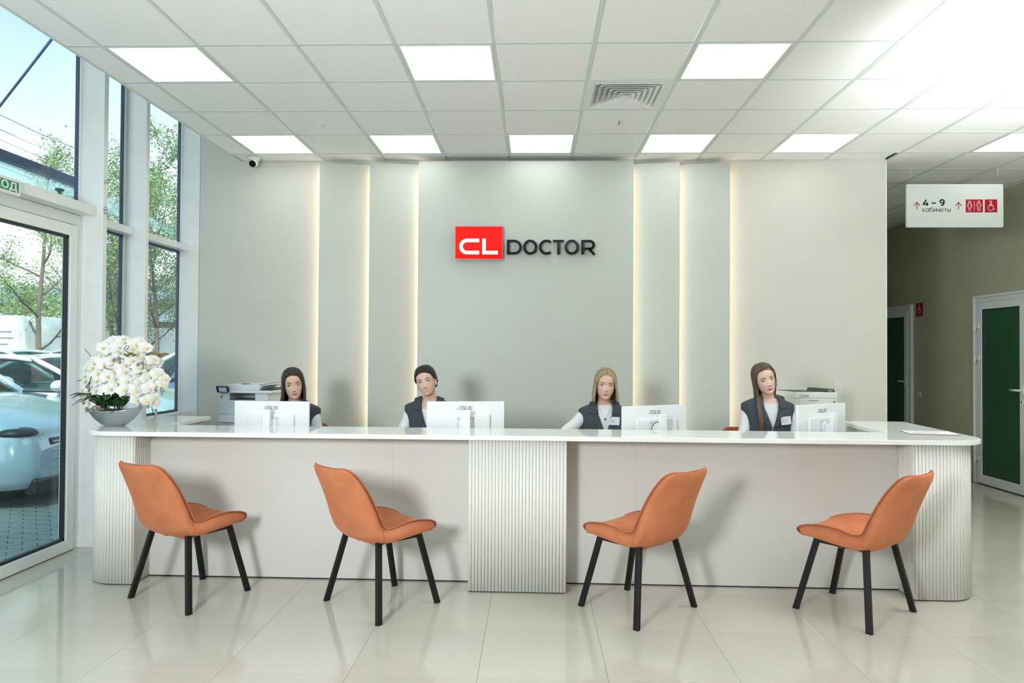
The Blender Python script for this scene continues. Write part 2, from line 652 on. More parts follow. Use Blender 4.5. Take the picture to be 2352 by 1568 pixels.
struct(MB().box(-3.75, 5.5, -5.4, 13.5, CZ + 0.86, CZ + 1.0).build('ceiling_added_roof', WALL_PAINT))  # unseen roof over the room, put in to stop the sun
struct(MB().box(XW - 0.014, XW, 8.74, 9.95, 0, 0.085).build('baseboard_right', FLOOR_TILE, bevel=0.003))
struct(MB().box(XW - 0.014, XW, 2.0, 7.55, 0, 0.085).build('baseboard_right', FLOOR_TILE, bevel=0.003))

# stepped wall panels with warm strips behind their proud edges
Z0P, Z1P = 0.02, 3.297


def wall_panel(xa, ya, xb, yb, label, nm='wall_panel'):
    """Vertical board from (xa, ya) to (xb, yb), 18 mm thick towards the wall."""
    t = thing(nm, label, 'wall panel', ((xa + xb) / 2, (ya + yb) / 2, 0), group='stepped wall panels')
    cx, cy = (xa + xb) / 2, (ya + yb) / 2
    d = Vector((xb - xa, yb - ya, 0)).normalized()
    n = Vector((-d.y, d.x, 0)) * 0.018
    poly = [(xa - cx, ya - cy), (xb - cx, yb - cy), (xb - cx + n.x, yb - cy + n.y), (xa - cx + n.x, ya - cy + n.y)]
    MB().prism(poly, Z0P, Z1P).build('board', PANEL_PAINT, t, bevel=0.002)
    return t


def led(t, x, y, face):
    """Strip on a batten just behind a proud edge; face = -1 shines left, +1 right."""
    cx, cy = t.location.x, t.location.y
    mx = Matrix.Translation((x - cx, y - cy, 0)) @ Matrix.Rotation(face * -PI / 4 if face > 0 else PI / 4, 4, 'Z')     # turned half way to the wall, so the strip itself stays out of sight
    MB().box(-0.012, 0.012, -0.008, 0.004, Z0P + 0.3, Z1P - 0.02, mx=mx).build('batten', WHITE_PLASTIC, t)
    MB().box(-0.007, 0.007, 0.0042, 0.006, Z0P + 0.32, Z1P - 0.03, mx=mx).build('led_strip', LED, t)


p = wall_panel(-2.062, 6.845, -1.56, 6.94, 'narrow grey wall panel farthest left, next to the plain wall above the long haired receptionist')
led(p, -2.035, 6.90, -1)
p = wall_panel(-1.575, 6.83, -1.08, 6.925, 'narrow grey wall panel between the outer left panel and the central logo panel')
led(p, -1.545, 6.888, -1)
p = wall_panel(0.905, 6.925, 1.365, 6.84, 'narrow grey wall panel right next to the central logo panel')
led(p, 1.335, 6.895, 1)
p = wall_panel(1.345, 6.945, 1.838, 6.85, 'narrow grey wall panel farthest right, next to the plain wall above the last receptionist')
led(p, 1.81, 6.905, 1)
p = thing('wall_panel', 'wide central grey wall panel that carries the clinic logo', 'wall panel', (-0.088, 6.80, 0), group='stepped wall panels')
MB().box(-1.014, 1.014, 0, 0.02, Z0P, Z1P).build('board', PANEL_PAINT, p, bevel=0.002)
MB().box(-0.9, 0.9, 0.02, 0.12, Z0P, Z1P - 0.05).build('batten', WHITE_PLASTIC, p)
led(p, -0.088 - 0.975, 6.868, -1)
led(p, -0.088 + 0.975, 6.868, 1)

# ------------------------------------------------------------------ glass front on the left
XG, XI = -3.46, -3.28
ZT = CZ + 0.75


def glazed(name, y0, y1, z0, z1):
    w = struct(MB().box(XG - 0.012, XG - 0.004, y0 + 0.02, y1 - 0.02, z0 + 0.015, z1 - 0.015).build(name, GLASS))
    for (a, b, c, d) in ((y0, y0 + 0.028, z0, z1), (y1 - 0.028, y1, z0, z1), (y0, y1, z0, z0 + 0.02), (y0, y1, z1 - 0.02, z1)):
        MB().box(XG - 0.03, XG - 0.001, a, b, c, d).build('gasket', DARK_GASKET, w)
        m = MB()
        if b - a < 0.1:
            s_ = 1 if a == y0 else -1
            ya = b if s_ > 0 else a
            m.box(XG - 0.002, XG + 0.012, min(a, b) + (0.004 if s_ < 0 else -0.002) , max(a, b) + (0.002 if s_ < 0 else -0.004), c, d)
            m.build('glazing_bead', WHITE_FRAME, w)
    return w


MULL = [(5.385, 5.44), (5.985, 6.04), (6.962, 7.02)]
for a, b in MULL + [(2.2, 2.255), (0.0, 0.055), (-2.2, -2.145), (-4.4, -4.345)]:
    struct(MB().box(XG - 0.02, XI, a, b, 0, ZT).build('trim_2', WHITE_FRAME, bevel=0.003))
W1 = glazed('window_1', 2.255, 5.385, 2.58, ZT)
W2 = glazed('window_2', 5.44, 5.985, 2.52, ZT)
W3 = glazed('window_2', 5.44, 5.985, 0.90, 2.46)
W4 = glazed('window_3', 6.04, 6.962, 2.52, ZT)
W5 = glazed('window_3', 6.04, 6.962, 0.90, 2.46)
for a, b in ((5.44, 5.985), (6.04, 6.962)):
    struct(MB().box(XG - 0.02, XG + 0.085, a, b, 2.46, 2.52).build('trim_3', WHITE_FRAME, bevel=0.003))
    struct(MB().box(XG - 0.02, XG + 0.10, a, b, 0.83, 0.90).build('trim_4', WHITE_FRAME, bevel=0.003))
    struct(MB().box(XG - 0.02, XG + 0.01, a, b, 0, 0.83).build('wall_left_apron', WHITE_FRAME))
for a, b in ((0.055, 2.2), (-2.145, 0.0), (-4.345, -2.2)):
    glazed('window_4', a, b, 0.02, ZT)
# transom beam over the entrance
struct(MB().box(XG - 0.02, XI - 0.05, 2.255, 5.385, 2.508, 2.58).build('trim_5', WHITE_FRAME, bevel=0.003))
# entrance door: fixed frame and leaf
d1 = struct(bpy.data.objects.new('door_1', None))
COL.objects.link(d1)
fm = MB()
fm.box(XG - 0.03, XG + 0.02, 5.32, 5.383, 0, 2.505)
fm.box(XG - 0.03, XG + 0.02, 2.255, 5.32, 2.425, 2.505)
fm.build('door_frame', WHITE_FRAME, d1, bevel=0.003)


def leaf(y0, y1, root):
    m = MB()
    t = 0.082
    m.box(XG - 0.03, XG + 0.035, y1 - t, y1, 0.008, 2.418)
    m.box(XG - 0.03, XG + 0.035, y0, y0 + t, 0.008, 2.418)
    m.box(XG - 0.03, XG + 0.035, y0 + t, y1 - t, 2.418 - t, 2.418)
    m.box(XG - 0.03, XG + 0.035, y0 + t, y1 - t, 0.008, 0.008 + t)
    m.build('leaf_frame', WHITE_FRAME, root, bevel=0.004)
    g = MB()
    for a, b, c, d in ((y1 - t - 0.018, y1 - t, 0.09, 2.336), (y0 + t, y0 + t + 0.018, 0.09, 2.336), (y0 + t, y1 - t, 2.318, 2.336), (y0 + t, y1 - t, 0.09, 0.108)):
        g.box(XG - 0.01, XG + 0.02, a, b, c, d)
    g.build('gasket', mat('black_rubber', (0.012, 0.014, 0.02), 0.5, var=0.1), root)
    MB().box(XG - 0.006, XG + 0.002, y0 + t + 0.01, y1 - t - 0.01, 0.1, 2.33).build('pane', GLASS, root)


leaf(4.315, 5.312, d1)
leaf(3.31, 4.309, d1)
leaf(2.262, 3.304, d1)
MB().box(XG + 0.036, XG + 0.075, 4.40, 4.43, 0.85, 1.65).build('door_handle', CHROME, d1, bevel=0.008)
# screws left in the first mullion
for z, y in ((2.905, 5.375), (2.70, 5.375), (2.675, 5.377)):
    m = MB()
    mx = Matrix.Translation((XI + 0.001, 5.41, z - 0.13)) @ Matrix.Rotation(PI / 2, 4, 'Y')
    m.lathe([(0.013, 0), (0.013, 0.006), (0.009, 0.007), (0.009, 0.02), (0.004, 0.022)], 12, mx=mx)
    tag(m.build('bolt', CHROME), 'small steel bolt in the white mullion beside the entrance' if z > 2.9 else 'upper steel bolt of the lower pair in the mullion beside the entrance' if z > 2.69 else 'lower steel bolt of the lower pair in the mullion beside the entrance', 'bolt', 'bolts in the mullion')

# exit sign over the door
GREEN = mat('exit_green', (0.005, 0.17, 0.07), 0.35, var=0.05, emit=((0.0, 0.3, 0.12), 0.08))
ex = thing('exit_sign', 'white and green lit exit sign on the beam over the glass door', 'sign', (XI - 0.05, 4.30, 2.52))
MB().box(0, 0.035, -0.255, 0.228, -0.053, 0.053).build('housing', WHITE_PLASTIC, ex, bevel=0.008)
MB().box(0.035, 0.037, -0.232, 0.204, -0.033, 0.033).build('plate', GREEN, ex)
me = text_mesh('ВЫХОД', 0.066, 0.0006, 'RIGHT', 0.0016)
for v_ in me.vertices:
    v_.co.x *= 1.38
me.materials.append(PRINT_WHITE)
o = put('lettering', me, ex, loc=(0.0384, 0.190, -0.0235), rot=(PI / 2, 0, PI / 2))

# ------------------------------------------------------------------ corridor doors on the right wall


def side_door(n, y_hinge, y_free, handle_far):
    """White aluminium door with frosted green glass in the wall x = XW, seen from -x; y_hinge > y_free for a near handle."""
    d = struct(bpy.data.objects.new('door_%d' % n, None))
    COL.objects.link(d)
    a, b = min(y_hinge, y_free), max(y_hinge, y_free)
    m = MB()
    for (p, q, z0, z1) in ((a - 0.0601, a, 0, 2.11), (b, b + 0.0601, 0, 2.11), (a - 0.0601, b + 0.0601, 2.11, 2.1601)):
        m.box(XW - 0.03, XW + 0.001, p, q, z0, z1)
    for (p, q, z0, z1) in ((a - 0.085, a - 0.06, 0, 2.16), (b + 0.06, b + 0.085, 0, 2.16), (a - 0.085, b + 0.085, 2.16, 2.185)):
        m.box(XW - 0.042, XW + 0.001, p, q, z0, z1)
    m.build('door_frame', WHITE_FRAME, d, bevel=0.002)
    t = 0.085
    m = MB()
    for (p, q, z0, z1) in ((a + 0.004, a + t, 0.012, 2.106), (b - t, b - 0.004, 0.012, 2.106), (a + t, b - t, 2.106 - t, 2.106), (a + t, b - t, 0.012, 0.012 + t + 0.02)):
        m.box(XW - 0.045, XW - 0.002, p, q, z0, z1)
    m.build('leaf_frame', WHITE_FRAME, d, bevel=0.003)
    MB().box(XW - 0.03, XW - 0.02, a + t - 0.004, b - t + 0.004, 0.11, 2.03).build('pane', FROST_GREEN, d)
    g = MB()
    for (p, q, z0, z1) in ((a + t, a + t + 0.008, 0.117, 2.021), (b - t - 0.008, b - t, 0.117, 2.021), (a + t, b - t, 2.013, 2.021), (a + t, b - t, 0.117, 0.125)):
        g.box(XW - 0.034, XW - 0.015, p, q, z0, z1)
    g.build('gasket', BLACK_PLASTIC, d)
    s = 1 if y_free < y_hinge else -1
    yh = y_free + s * 0.045
    h = MB()
    h.prism(rrect(-0.016, 0.016, -0.04, 0.04, 0.015), 0, 0.008, mx=Matrix.Translation((XW - 0.045, yh, 1.12)) @ Matrix.Rotation(-PI / 2, 4, 'Y') @ Matrix.Rotation(PI / 2, 4, 'Z'))
    h.tube([(XW - 0.05, yh, 1.12), (XW - 0.095, yh, 1.12)], 0.011, 10)
    h.tube([(XW - 0.092, yh - s * 0.008, 1.12), (XW - 0.096, yh + s * 0.05, 1.12), (XW - 0.09, yh + s * 0.13, 1.118)], [0.011, 0.012, 0.009], 10)
    h.build('door_handle', WHITE_PLASTIC, d)
    k = MB().prism(rrect(-0.014, 0.014, -0.03, 0.03, 0.013), 0, 0.007, mx=Matrix.Translation((XW - 0.045, yh, 1.0)) @ Matrix.Rotation(-PI / 2, 4, 'Y') @ Matrix.Rotation(PI / 2, 4, 'Z')).build('lock_plate', WHITE_PLASTIC, d)
    MB().box(XW - 0.0535, XW - 0.052, yh - 0.005, yh + 0.005, 0.985, 1.012).build('keyhole', BLACK_PLASTIC, k)
    for z in (1.80, 1.43, 0.27):
        m = MB()
        yy = y_hinge
        m.box(XW - 0.062, XW - 0.045, yy + s * 0.0 - 0.004, yy + s * 0.0 + 0.030, z, z + 0.055)
        m.box(XW - 0.062, XW - 0.045, yy - 0.055, yy - 0.008, z + 0.012, z + 0.055)
        m.tube([(XW - 0.06, yy + 0.014, z - 0.035), (XW - 0.06, yy + 0.014, z + 0.06)], 0.014, 10)
        m.build('hinge', CHROME if False else WHITE_PLASTIC, d, bevel=0.002)
    return d


side_door(2, 8.62, 7.79, False)
side_door(3, 11.06, 10.20, False)
# ------------------------------------------------------------------ reception desk
DA = math.radians(-0.62)        # the desk stands a touch askew
DC = Vector((-0.1, 4.505, 0))


def dk(x, y, z=0.0):
    """Desk point: x along the front, y = depth behind the pedestal fronts."""
    v = Vector((x - DC.x, y, 0))
    v.rotate(Euler((0, 0, DA)))
    return Vector((DC.x + v.x, DC.y + v.y, z))


ZC0, ZC1 = 0.947, 0.976
# U-shaped worktop
o_ = [(-2.93 + 0.24, -0.025)]
outer = arc(-2.93 + 0.24, -0.025 + 0.24, 0.24, 180, 270, 10) + arc(2.80 - 0.24, -0.025 + 0.24, 0.24, 270, 360, 10)
poly = outer + [(2.84, 1.22), (2.36, 1.22), (2.36, 0.42), (-2.555, 0.42), (-2.555, 1.10), (-2.93, 1.10)]
ct = thing('countertop', 'glossy white U-shaped countertop with rounded corners running over the whole reception desk', 'countertop')
MB().prism([tuple(dk(x, y)[:2]) for x, y in poly], ZC0, ZC1).build('slab', SOLID_SURFACE, ct, bevel=0.003)

slat_prof = [(-0.0105, 0.0), (-0.0102, -0.004), (-0.0088, -0.0068), (-0.005, -0.0092), (0, -0.0098), (0.005, -0.0092), (0.0088, -0.0068), (0.0102, -0.004), (0.0105, 0.0)]
slat_me = MB().prism(slat_prof, 0.008, ZC0 - 0.002, smooth=True).mesh('slat', FLUTE)
for p_ in slat_me.polygons:
    p_.use_smooth = len(p_.vertices) == 4


def pedestal(label, path, core, x_c):
    """path: list of (x, y, angle) slat seats in desk coordinates, the flute facing away from the core."""
    t = thing('fluted_pedestal', label, 'pedestal', dk(x_c, 0.1), DA, 'fluted pedestals of the reception desk')
    inv = Matrix.Rotation(0, 4, 'Z')
    cx = x_c
    MB().prism([(x - cx, y - 0.1) for x, y in core], 0.0075, ZC0 - 0.001).build('core', FLUTE, t)
    MB().prism([((x - cx) * 0.985, (y - 0.1) * 0.985 + 0.002) for x, y in core], 0.0, 0.0075).build('plinth', VOID_BLACK, t)
    for x, y, a in path:
        put('slat', slat_me, t, loc=(x - cx, y - 0.1, 0), rot=(0, 0, a))
    return t


def along(pts, step=0.0211):
    """Even seats along a polyline given counter-clockwise seen from above (outside on the right)."""
    P = [Vector(p) for p in pts]
    res, pos = [], step / 2
    acc = 0.0
    for a, b in zip(P[:-1], P[1:]):
        L = (b - a).length
        d = (b - a) / L
        while pos <= acc + L:
            q = a + d * (pos - acc)
            res.append((q.x, q.y, math.atan2(d.y, d.x)))
            pos += step
        acc += L
    return res


pc = [(-0.404, 0.20), (-0.404, 0.011), (0.200, 0.011), (0.200, 0.20)]
pedestal('fluted pedestal in the middle of the desk front, between the second and third orange chairs',
         along([(-0.404, 0.011), (0.200, 0.011)]), pc, -0.1)
# left pedestal: inner return, front, rounded corner, outer side
aL = arc(-2.88 + 0.2, 0.011 + 0.2, 0.2, 180, 270, 14)
frontL = [(-2.88, 1.05)] + aL + [(-2.548, 0.011)]
coreL = frontL + [(-2.548, 0.20), (-2.60, 0.22), (-2.60, 1.05)]
pedestal('fluted pedestal with a rounded corner at the glass front, under the orchid bowl',
         along(frontL) + along([(-2.548, 0.011), (-2.548, 0.20)]), coreL, -2.7)
aR = arc(2.73 - 0.2, 0.011 + 0.2, 0.2, 270, 360, 14)
frontR = [(2.322, 0.011)] + aR + [(2.73, 1.18)]
coreR = [(2.322, 0.20), (2.322, 0.011)] + aR + [(2.73, 1.18), (2.40, 1.18), (2.40, 0.22)]
pedestal('fluted pedestal with a rounded corner at the right end of the desk, by the corridor',
         along(frontR) + along([(2.322, 0.20), (2.322, 0.011)]), coreR, 2.5)


def desk_front(label, xa, xb, xs):
    t = thing('desk_front', label, 'desk panel', dk((xa + xb) / 2, 0.2), DA, 'plain desk fronts between the pedestals')
    c = (xa + xb) / 2
    for a, b in ((xa, xs), (xs, xb)):
        MB().box(a - c + 0.0002, b - c - 0.0002, 0, 0.018, 0.265, ZC0 - 0.001).build('panel', LAMINATE, t, bevel=0.0003)
        MB().box(a - c + 0.0002, b - c - 0.0002, 0.0005, 0.018, 0.009, 0.2646).build('panel', LAMINATE, t, bevel=0.0003)
    MB().box(xa - c, xb - c, 0.004, 0.02, 0.0, 0.0095).build('plinth', VOID_BLACK, t)
    return t


desk_front('plain pale desk front behind the two left orange chairs', -2.545, -0.404, -0.92)
desk_front('plain pale desk front behind the two right orange chairs', 0.200, 2.319, 0.66)

# lower work desk behind the counter where the monitors stand
t = thing('work_desk', 'pale lower work desk behind the counter that carries the four monitors', 'desk', dk(-0.1, 0.62), DA)
MB().box(-2.45, 2.32, -0.40, 0.24, 0.72, 0.745).build('worktop', LAMINATE, t, bevel=0.002)
for x in (-2.43, -1.2, 0.02, 1.2, 2.28):
    MB().box(x - 0.009, x + 0.009, -0.38, 0.18, 0, 0.72).build('side_panel', LAMINATE, t)
MB().box(-2.43, 2.30, -0.395, -0.377, 0, 0.72).build('modesty_panel', LAMINATE, t)

# ------------------------------------------------------------------ orange chairs


def lerp_prof(prof, v):
    for (a, *pa), (b, *pb) in zip(prof[:-1], prof[1:]):
        if v <= b:
            k = (v - a) / (b - a)
            k2 = k
            return [p + (q - p) * k2 for p, q in zip(pa, pb)]
    return list(prof[-1][1:])


def smooth_prof(keys, n):
    """Catmull-Rom through keys (each a tuple), n+1 samples, parameter = key index."""
    K = [np.array(k, float) for k in keys]
    K = [2 * K[0] - K[1]] + K + [2 * K[-1] - K[-2]]
    outp = []
    m = len(keys) - 1
    for i in range(n + 1):
        s_ = m * i / n
        k = min(int(s_), m - 1)
        t = s_ - k
        p0, p1, p2, p3 = K[k], K[k + 1], K[k + 2], K[k + 3]
        outp.append(0.5 * ((2 * p1) + (-p0 + p2) * t + (2 * p0 - 5 * p1 + 4 * p2 - p3) * t * t + (-p0 + 3 * p1 - 3 * p2 + p3) * t ** 3))
    return outp


# keys: y, z of the inner centre line, half width, edge lift along the normal, thickness centre, thickness edge
CH_KEYS = [
    (0.196, 0.430, 0.165, 0.000, 0.006, 0.006),
    (0.226, 0.441, 0.172, 0.002, 0.030, 0.028),
    (0.222, 0.466, 0.192, 0.008, 0.052, 0.048),
    (0.150, 0.474, 0.222, 0.032, 0.064, 0.066),
    (0.060, 0.460, 0.240, 0.064, 0.062, 0.084),
    (-0.040, 0.447, 0.245, 0.074, 0.056, 0.088),
    (-0.130, 0.444, 0.240, 0.060, 0.050, 0.080),
    (-0.205, 0.470, 0.232, 0.058, 0.048, 0.060),
    (-0.262, 0.545, 0.228, 0.072, 0.042, 0.040),
    (-0.305, 0.640, 0.222, 0.072, 0.034, 0.030),
    (-0.345, 0.730, 0.212, 0.062, 0.030, 0.026),
    (-0.378, 0.800, 0.197, 0.046, 0.026, 0.022),
    (-0.390, 0.830, 0.178, 0.032, 0.020, 0.018),
    (-0.396, 0.845, 0.145, 0.016, 0.012, 0.012)]
NV, NU = 60, 28
prof = smooth_prof(CH_KEYS, NV)
INN, OUT = [], []
for i, k in enumerate(prof):
    a = prof[max(i - 1, 0)]
    b = prof[min(i + 1, NV)]
    ty, tz = b[0] - a[0], b[1] - a[1]
    L = math.hypot(ty, tz)
    ny, nz = tz / L, -ty / L          # normal towards the sitter (up / forward)
    ri, ro = [], []
    for j in range(NU + 1):
        u = -1 + 2 * j / NU
        au = abs(u)
        lift = k[3] * au ** 2.6
        y, z = k[0] + ny * lift, k[1] + nz * lift
        # tufts in the seat
        for uy, vy in ((0.36, -0.115), (0.36, 0.02), (-0.36, -0.115), (-0.36, 0.02)):
            dd = ((u - uy) * k[2]) ** 2 + (k[0] - vy) ** 2
            if k[1] < 0.5:
                z -= 0.016 * math.exp(-dd / 0.0007) + 0.009 * math.exp(-dd / 0.004)
        x = k[2] * math.copysign(au ** 0.94, u)
        ri.append((x, y, z))
        th = k[4] + (k[5] - k[4]) * au ** 3
        rr = 1.0
        ro.append((x * (0.97 if au > 0.99 else 1.0), y - ny * th, z - nz * th))
    INN.append(ri)
    OUT.append(ro)
VS = 33   # seam row between seat and backrest


def shell_part(i0, i1):
    m = MB()
    P = []
    for i in range(i0, i1 + 1):
        row = INN[i] + OUT[i][::-1]
        P.append(row)
    m.grid(P, 0, True, closed=True)
    for i in (i0, i1):
        o = len(m.v)
        row = INN[i] + OUT[i][::-1]
        n = NU + 1
        m.add(row, [(j, j + 1, 2 * n - 2 - j, 2 * n - 1 - j) for j in range(n - 1)], 0, True)
    return m


chair0 = thing('chair', '', 'chair', group='orange velvet chairs in front of the desk')
shell_part(0, VS).build('seat', VELVET, chair0)
shell_part(VS, NV).build('backrest', VELVET, chair0)
rim = [INN[i][0] for i in range(0, NV + 1)] + [INN[NV][j] for j in range(1, NU)] + [INN[i][NU] for i in range(NV, -1, -1)] + [INN[0][j] for j in range(NU - 1, 0, -1)]
rim.append(rim[0])
rim = [(x * 1.012, y, z) for x, y, z in rim]
MB().tube(rim, 0.0042, 6).build('piping', PIPING, chair0)
for j, s_ in ((0, -1), (NU, 1)):     # upright seam between seat and backrest on the flank
    i_ = Vector(INN[VS][j])
    k = min(range(NV + 1), key=lambda q: abs(OUT[q][j][1] - i_.y) + (10 if OUT[q][j][2] > 0.5 else 0))
    ks = [VS + (k - VS) * q // 4 for q in range(5)]
    pts = [Vector(INN[ks[q]][j]).lerp(Vector(OUT[ks[q]][j]), q / 4) + Vector((s_ * 0.0012, 0, 0)) for q in range(5)]
    MB().tube(pts, 0.0016, 5).build('seam', PIPING, chair0)


def bar(m, a, b, wy, wx, mi=0):
    """Flat bar from a to b, width along the y direction and thickness along x."""
    a, b = Vector(a), Vector(b)
    vs = []
    for p in (a, b):
        for sx, sy in ((-1, -1), (1, -1), (1, 1), (-1, 1)):
            vs.append(p + Vector((sx * wx / 2, sy * wy / 2, 0)))
    m.add(vs, [(3, 2, 1, 0), (4, 5, 6, 7), (0, 1, 5, 4), (1, 2, 6, 5), (2, 3, 7, 6), (3, 0, 4, 7)], mi)


for sx in (-1, 1):
    for (ya, yb, xa, xb) in ((0.120, 0.225, 0.165, 0.215), (-0.160, -0.228, 0.165, 0.272)):
        m = MB()
        bar(m, (sx * xa, ya, 0.425), (sx * xb, yb, 0.005), 0.034, 0.024)
        bar(m, (sx * xb, yb, 0.006), (sx * xb, yb, 0.0), 0.036, 0.026)
        m.build('leg', BLACK_STEEL, chair0, bevel=0.003)
m = MB()
for sx in (-1, 1):
    m.box(sx * 0.165 - 0.012, sx * 0.165 + 0.012, -0.176, 0.137, 0.403, 0.428)
m.box(-0.165, 0.165, 0.09, 0.12, 0.403, 0.42)
m.box(-0.165, 0.165, -0.16, -0.13, 0.403, 0.42)
m.build('frame', BLACK_STEEL, chair0, bevel=0.002)

CHAIRS = [((-2.072, 4.382), (0.22, 0.405), 'orange velvet chair nearest the glass front, turned right'),
          ((-0.879, 4.300), (0.322, 0.339), 'orange velvet chair left of the middle pedestal, turned right'),
          ((0.598, 4.293), (-0.321, 0.331), 'orange velvet chair right of the middle pedestal, turned left'),
          ((1.858, 4.294), (-0.30, 0.349), 'orange velvet chair at the right end of the desk, turned left')]
for k, ((x, y), (fx, fy), lab) in enumerate(CHAIRS):
    rz = math.atan2(-fx, fy)
    if k == 0:
        chair0.location = (x, y, 0)
        chair0.rotation_euler = (0, 0, rz)
        chair0['label'] = lab
    else:
        dup(chair0, (x, y, 0), rz, lab)
# ------------------------------------------------------------------ ceiling fittings
vx, vy = GX + 0.6 * DIFF[0] + 0.3, GY + 0.6 * DIFF[1] + 0.3
v = thing('air_diffuser', 'square white air diffuser with nested louvres in the ceiling grid', 'vent', (vx, vy, CZ))


def ring(m, r0, z0, r1, z1, th=0.003):
    """Sloping square louvre from half width r0 at z0 to r1 at z1."""
    a = [(-r0, -r0, z0), (r0, -r0, z0), (r0, r0, z0), (-r0, r0, z0)]
    b = [(-r1, -r1, z1), (r1, -r1, z1), (r1, r1, z1), (-r1, r1, z1)]
    c = [(x, y, z + th) for x, y, z in a]
    d = [(x, y, z + th) for x, y, z in b]
    fs = []
    for i in range(4):
        j = (i + 1) % 4
        fs += [(i, j, 4 + j, 4 + i), (8 + i, 12 + i, 12 + j, 8 + j), (i, 8 + i, 8 + j, j), (4 + i, 4 + j, 12 + j, 12 + i)]
    m.add(a + b + c + d, fs)


m = MB()
for a in ((-0.297, 0.297, -0.297, -0.245), (-0.297, 0.297, 0.245, 0.297), (-0.297, -0.245, -0.245, 0.245), (0.245, 0.297, -0.245, 0.245)):
    m.box(*a, -0.001, 0.006)
m.build('frame', WHITE_PLASTIC, v)
for k in range(6):
    r0 = 0.245 - 0.037 * k
    m = MB()
    ring(m, r0, -0.004, r0 - 0.042, 0.032)
    m.build('louvre', WHITE_PLASTIC, v)
m = MB()
m.add([(-0.026, -0.026, -0.004), (0.026, -0.026, -0.004), (0.026, 0.026, -0.004), (-0.026, 0.026, -0.004), (-0.008, -0.008, 0.012), (0.008, -0.008, 0.012), (0.008, 0.008, 0.012), (-0.008, 0.008, 0.012)],
      [(0, 3, 2, 1), (4, 5, 6, 7), (0, 1, 5, 4), (1, 2, 6, 5), (2, 3, 7, 6), (3, 0, 4, 7)])
m.build('core', WHITE_PLASTIC, v)
MB().box(-0.26, 0.26, -0.26, 0.26, 0.10, 0.11).build('plenum', DARK_GREY, v)

for x, y, red, lab in ((-1.744, 5.797, False, 'white sprinkler head in a ceiling tile left of the ceiling light row'),
                       (0.664, 5.757, True, 'white sprinkler head with a red bulb below the air diffuser')):
    t = thing('sprinkler', lab, 'sprinkler', (x, y, CZ + 0.006), group='ceiling sprinklers')
    MB().lathe([(0.036, -0.003), (0.036, 0.0), (0.02, -0.001)][::-1] if False else [(0.012, -0.012), (0.034, -0.006), (0.038, 0.0)], 20).build('escutcheon', WHITE_PLASTIC, t)
    m = MB()
    m.lathe([(0.009, -0.03), (0.011, -0.012)], 12)
    for s_ in (-1, 1):
        m.tube([(s_ * 0.010, 0, -0.014), (s_ * 0.014, 0, -0.03), (s_ * 0.004, 0, -0.046)], 0.0025, 6)
    m.lathe([(0.017, -0.050), (0.017, -0.047)], 12)
    m.build('body', WHITE_PLASTIC, t)
    MB().tube([(0, -0.012, -0.014), (0, -0.012, -0.044)], 0.0035, 8).build('bulb', PRINT_RED if red else WHITE_PLASTIC, t)

t = thing('dome_camera', 'white security dome camera with black eye in the ceiling corner by the glass', 'camera', (-2.69, 6.82, CZ))
MB().lathe([(0.052, -0.028), (0.056, -0.018), (0.056, 0.0)], 24).build('base', WHITE_PLASTIC, t)
mx = Matrix.Translation((0, -0.005, -0.052)) @ Matrix.Rotation(math.radians(35), 4, 'X')
m = MB().ball((0, 0, 0), 0.043, nu=20, nv=12, mx=mx)
m.build('ball', WHITE_PLASTIC, t)
MB().lathe([(0.031, 0), (0.033, 0.006), (0.031, 0.012), (0.0305, 0.0121)], 20, mx=mx @ Matrix.Translation((0, 0, 0.0)) @ Matrix.Rotation(PI / 2 - 0.1, 4, 'X') @ Matrix.Translation((0, 0, 0.032))).build('lens_window', LOGO_BLACK, t)

# ------------------------------------------------------------------ logo on the central panel
yl = 6.80
t = thing('clinic_logo', 'red logo box with white letters CL beside black raised letters DOCTOR on the wall', 'sign', (-0.09, yl, 2.48))
P = face_plane(0, 0, 0)
STEEL_SIDE = mat('logo_side_steel', (0.45, 0.46, 0.46), 0.25, 0.9, var=0.05)


def logo_pt(x, z):
    return (x + 0.09, z - 2.48)


a, b = logo_pt(-0.744, 2.359), logo_pt(-0.298, 2.668)
m = MB()
m.prism([(a[0], a[1]), (b[0], a[1]), (b[0], b[1]), (a[0], b[1])], 0.012, 0.066, mi=0, mx=P)
bx = m.build('logo_box', STEEL_SIDE, t)
MB().prism([(a[0] + .002, a[1] + .002), (b[0] - .002, a[1] + .002), (b[0] - .002, b[1] - .002), (a[0] + .002, b[1] - .002)], 0.066, 0.070, mi=0, mx=P).build('face', LOGO_RED, bx)
wst = 0.0335


def cl_paths():
    l, r_, tp, bt = -0.704 + 0.09, -0.516 + 0.09, 2.552 - 2.48, 2.405 - 2.48
    h = (tp - bt) / 2
    zc = (tp + bt) / 2
    rad = h - wst / 2
    c = [(r_, tp - wst / 2), (l + h, tp - wst / 2)] + arc(l + h, zc, rad, 90, 270, 18)[1:-1] + [(l + h, bt + wst / 2), (r_, bt + wst / 2)]
    l2, r3 = -0.489 + 0.09, -0.343 + 0.09
    L_ = [(l2 + wst / 2, tp), (l2 + wst / 2, bt + wst / 2), (r3, bt + wst / 2)]
    return c, L_


for pth in cl_paths():
    MB().stroke(pth, wst, 0.070, 0.0715, 0, mx=P).build('letter', LOGO_WHITE, bx)
TOPZ, BOTZ = 2.545 - 2.48, 2.408 - 2.48
sw = 0.0225


def letter(paths):
    m = MB()
    for pth, cl in paths:
        m.stroke(pth, sw, 0.012, 0.050, 0, 1, mx=P, closed=cl)
    return m.build('letter', [LOGO_BLACK, STEEL_SIDE], t)


hh = sw / 2
H2 = (TOPZ - BOTZ) / 2
zc = (TOPZ + BOTZ) / 2


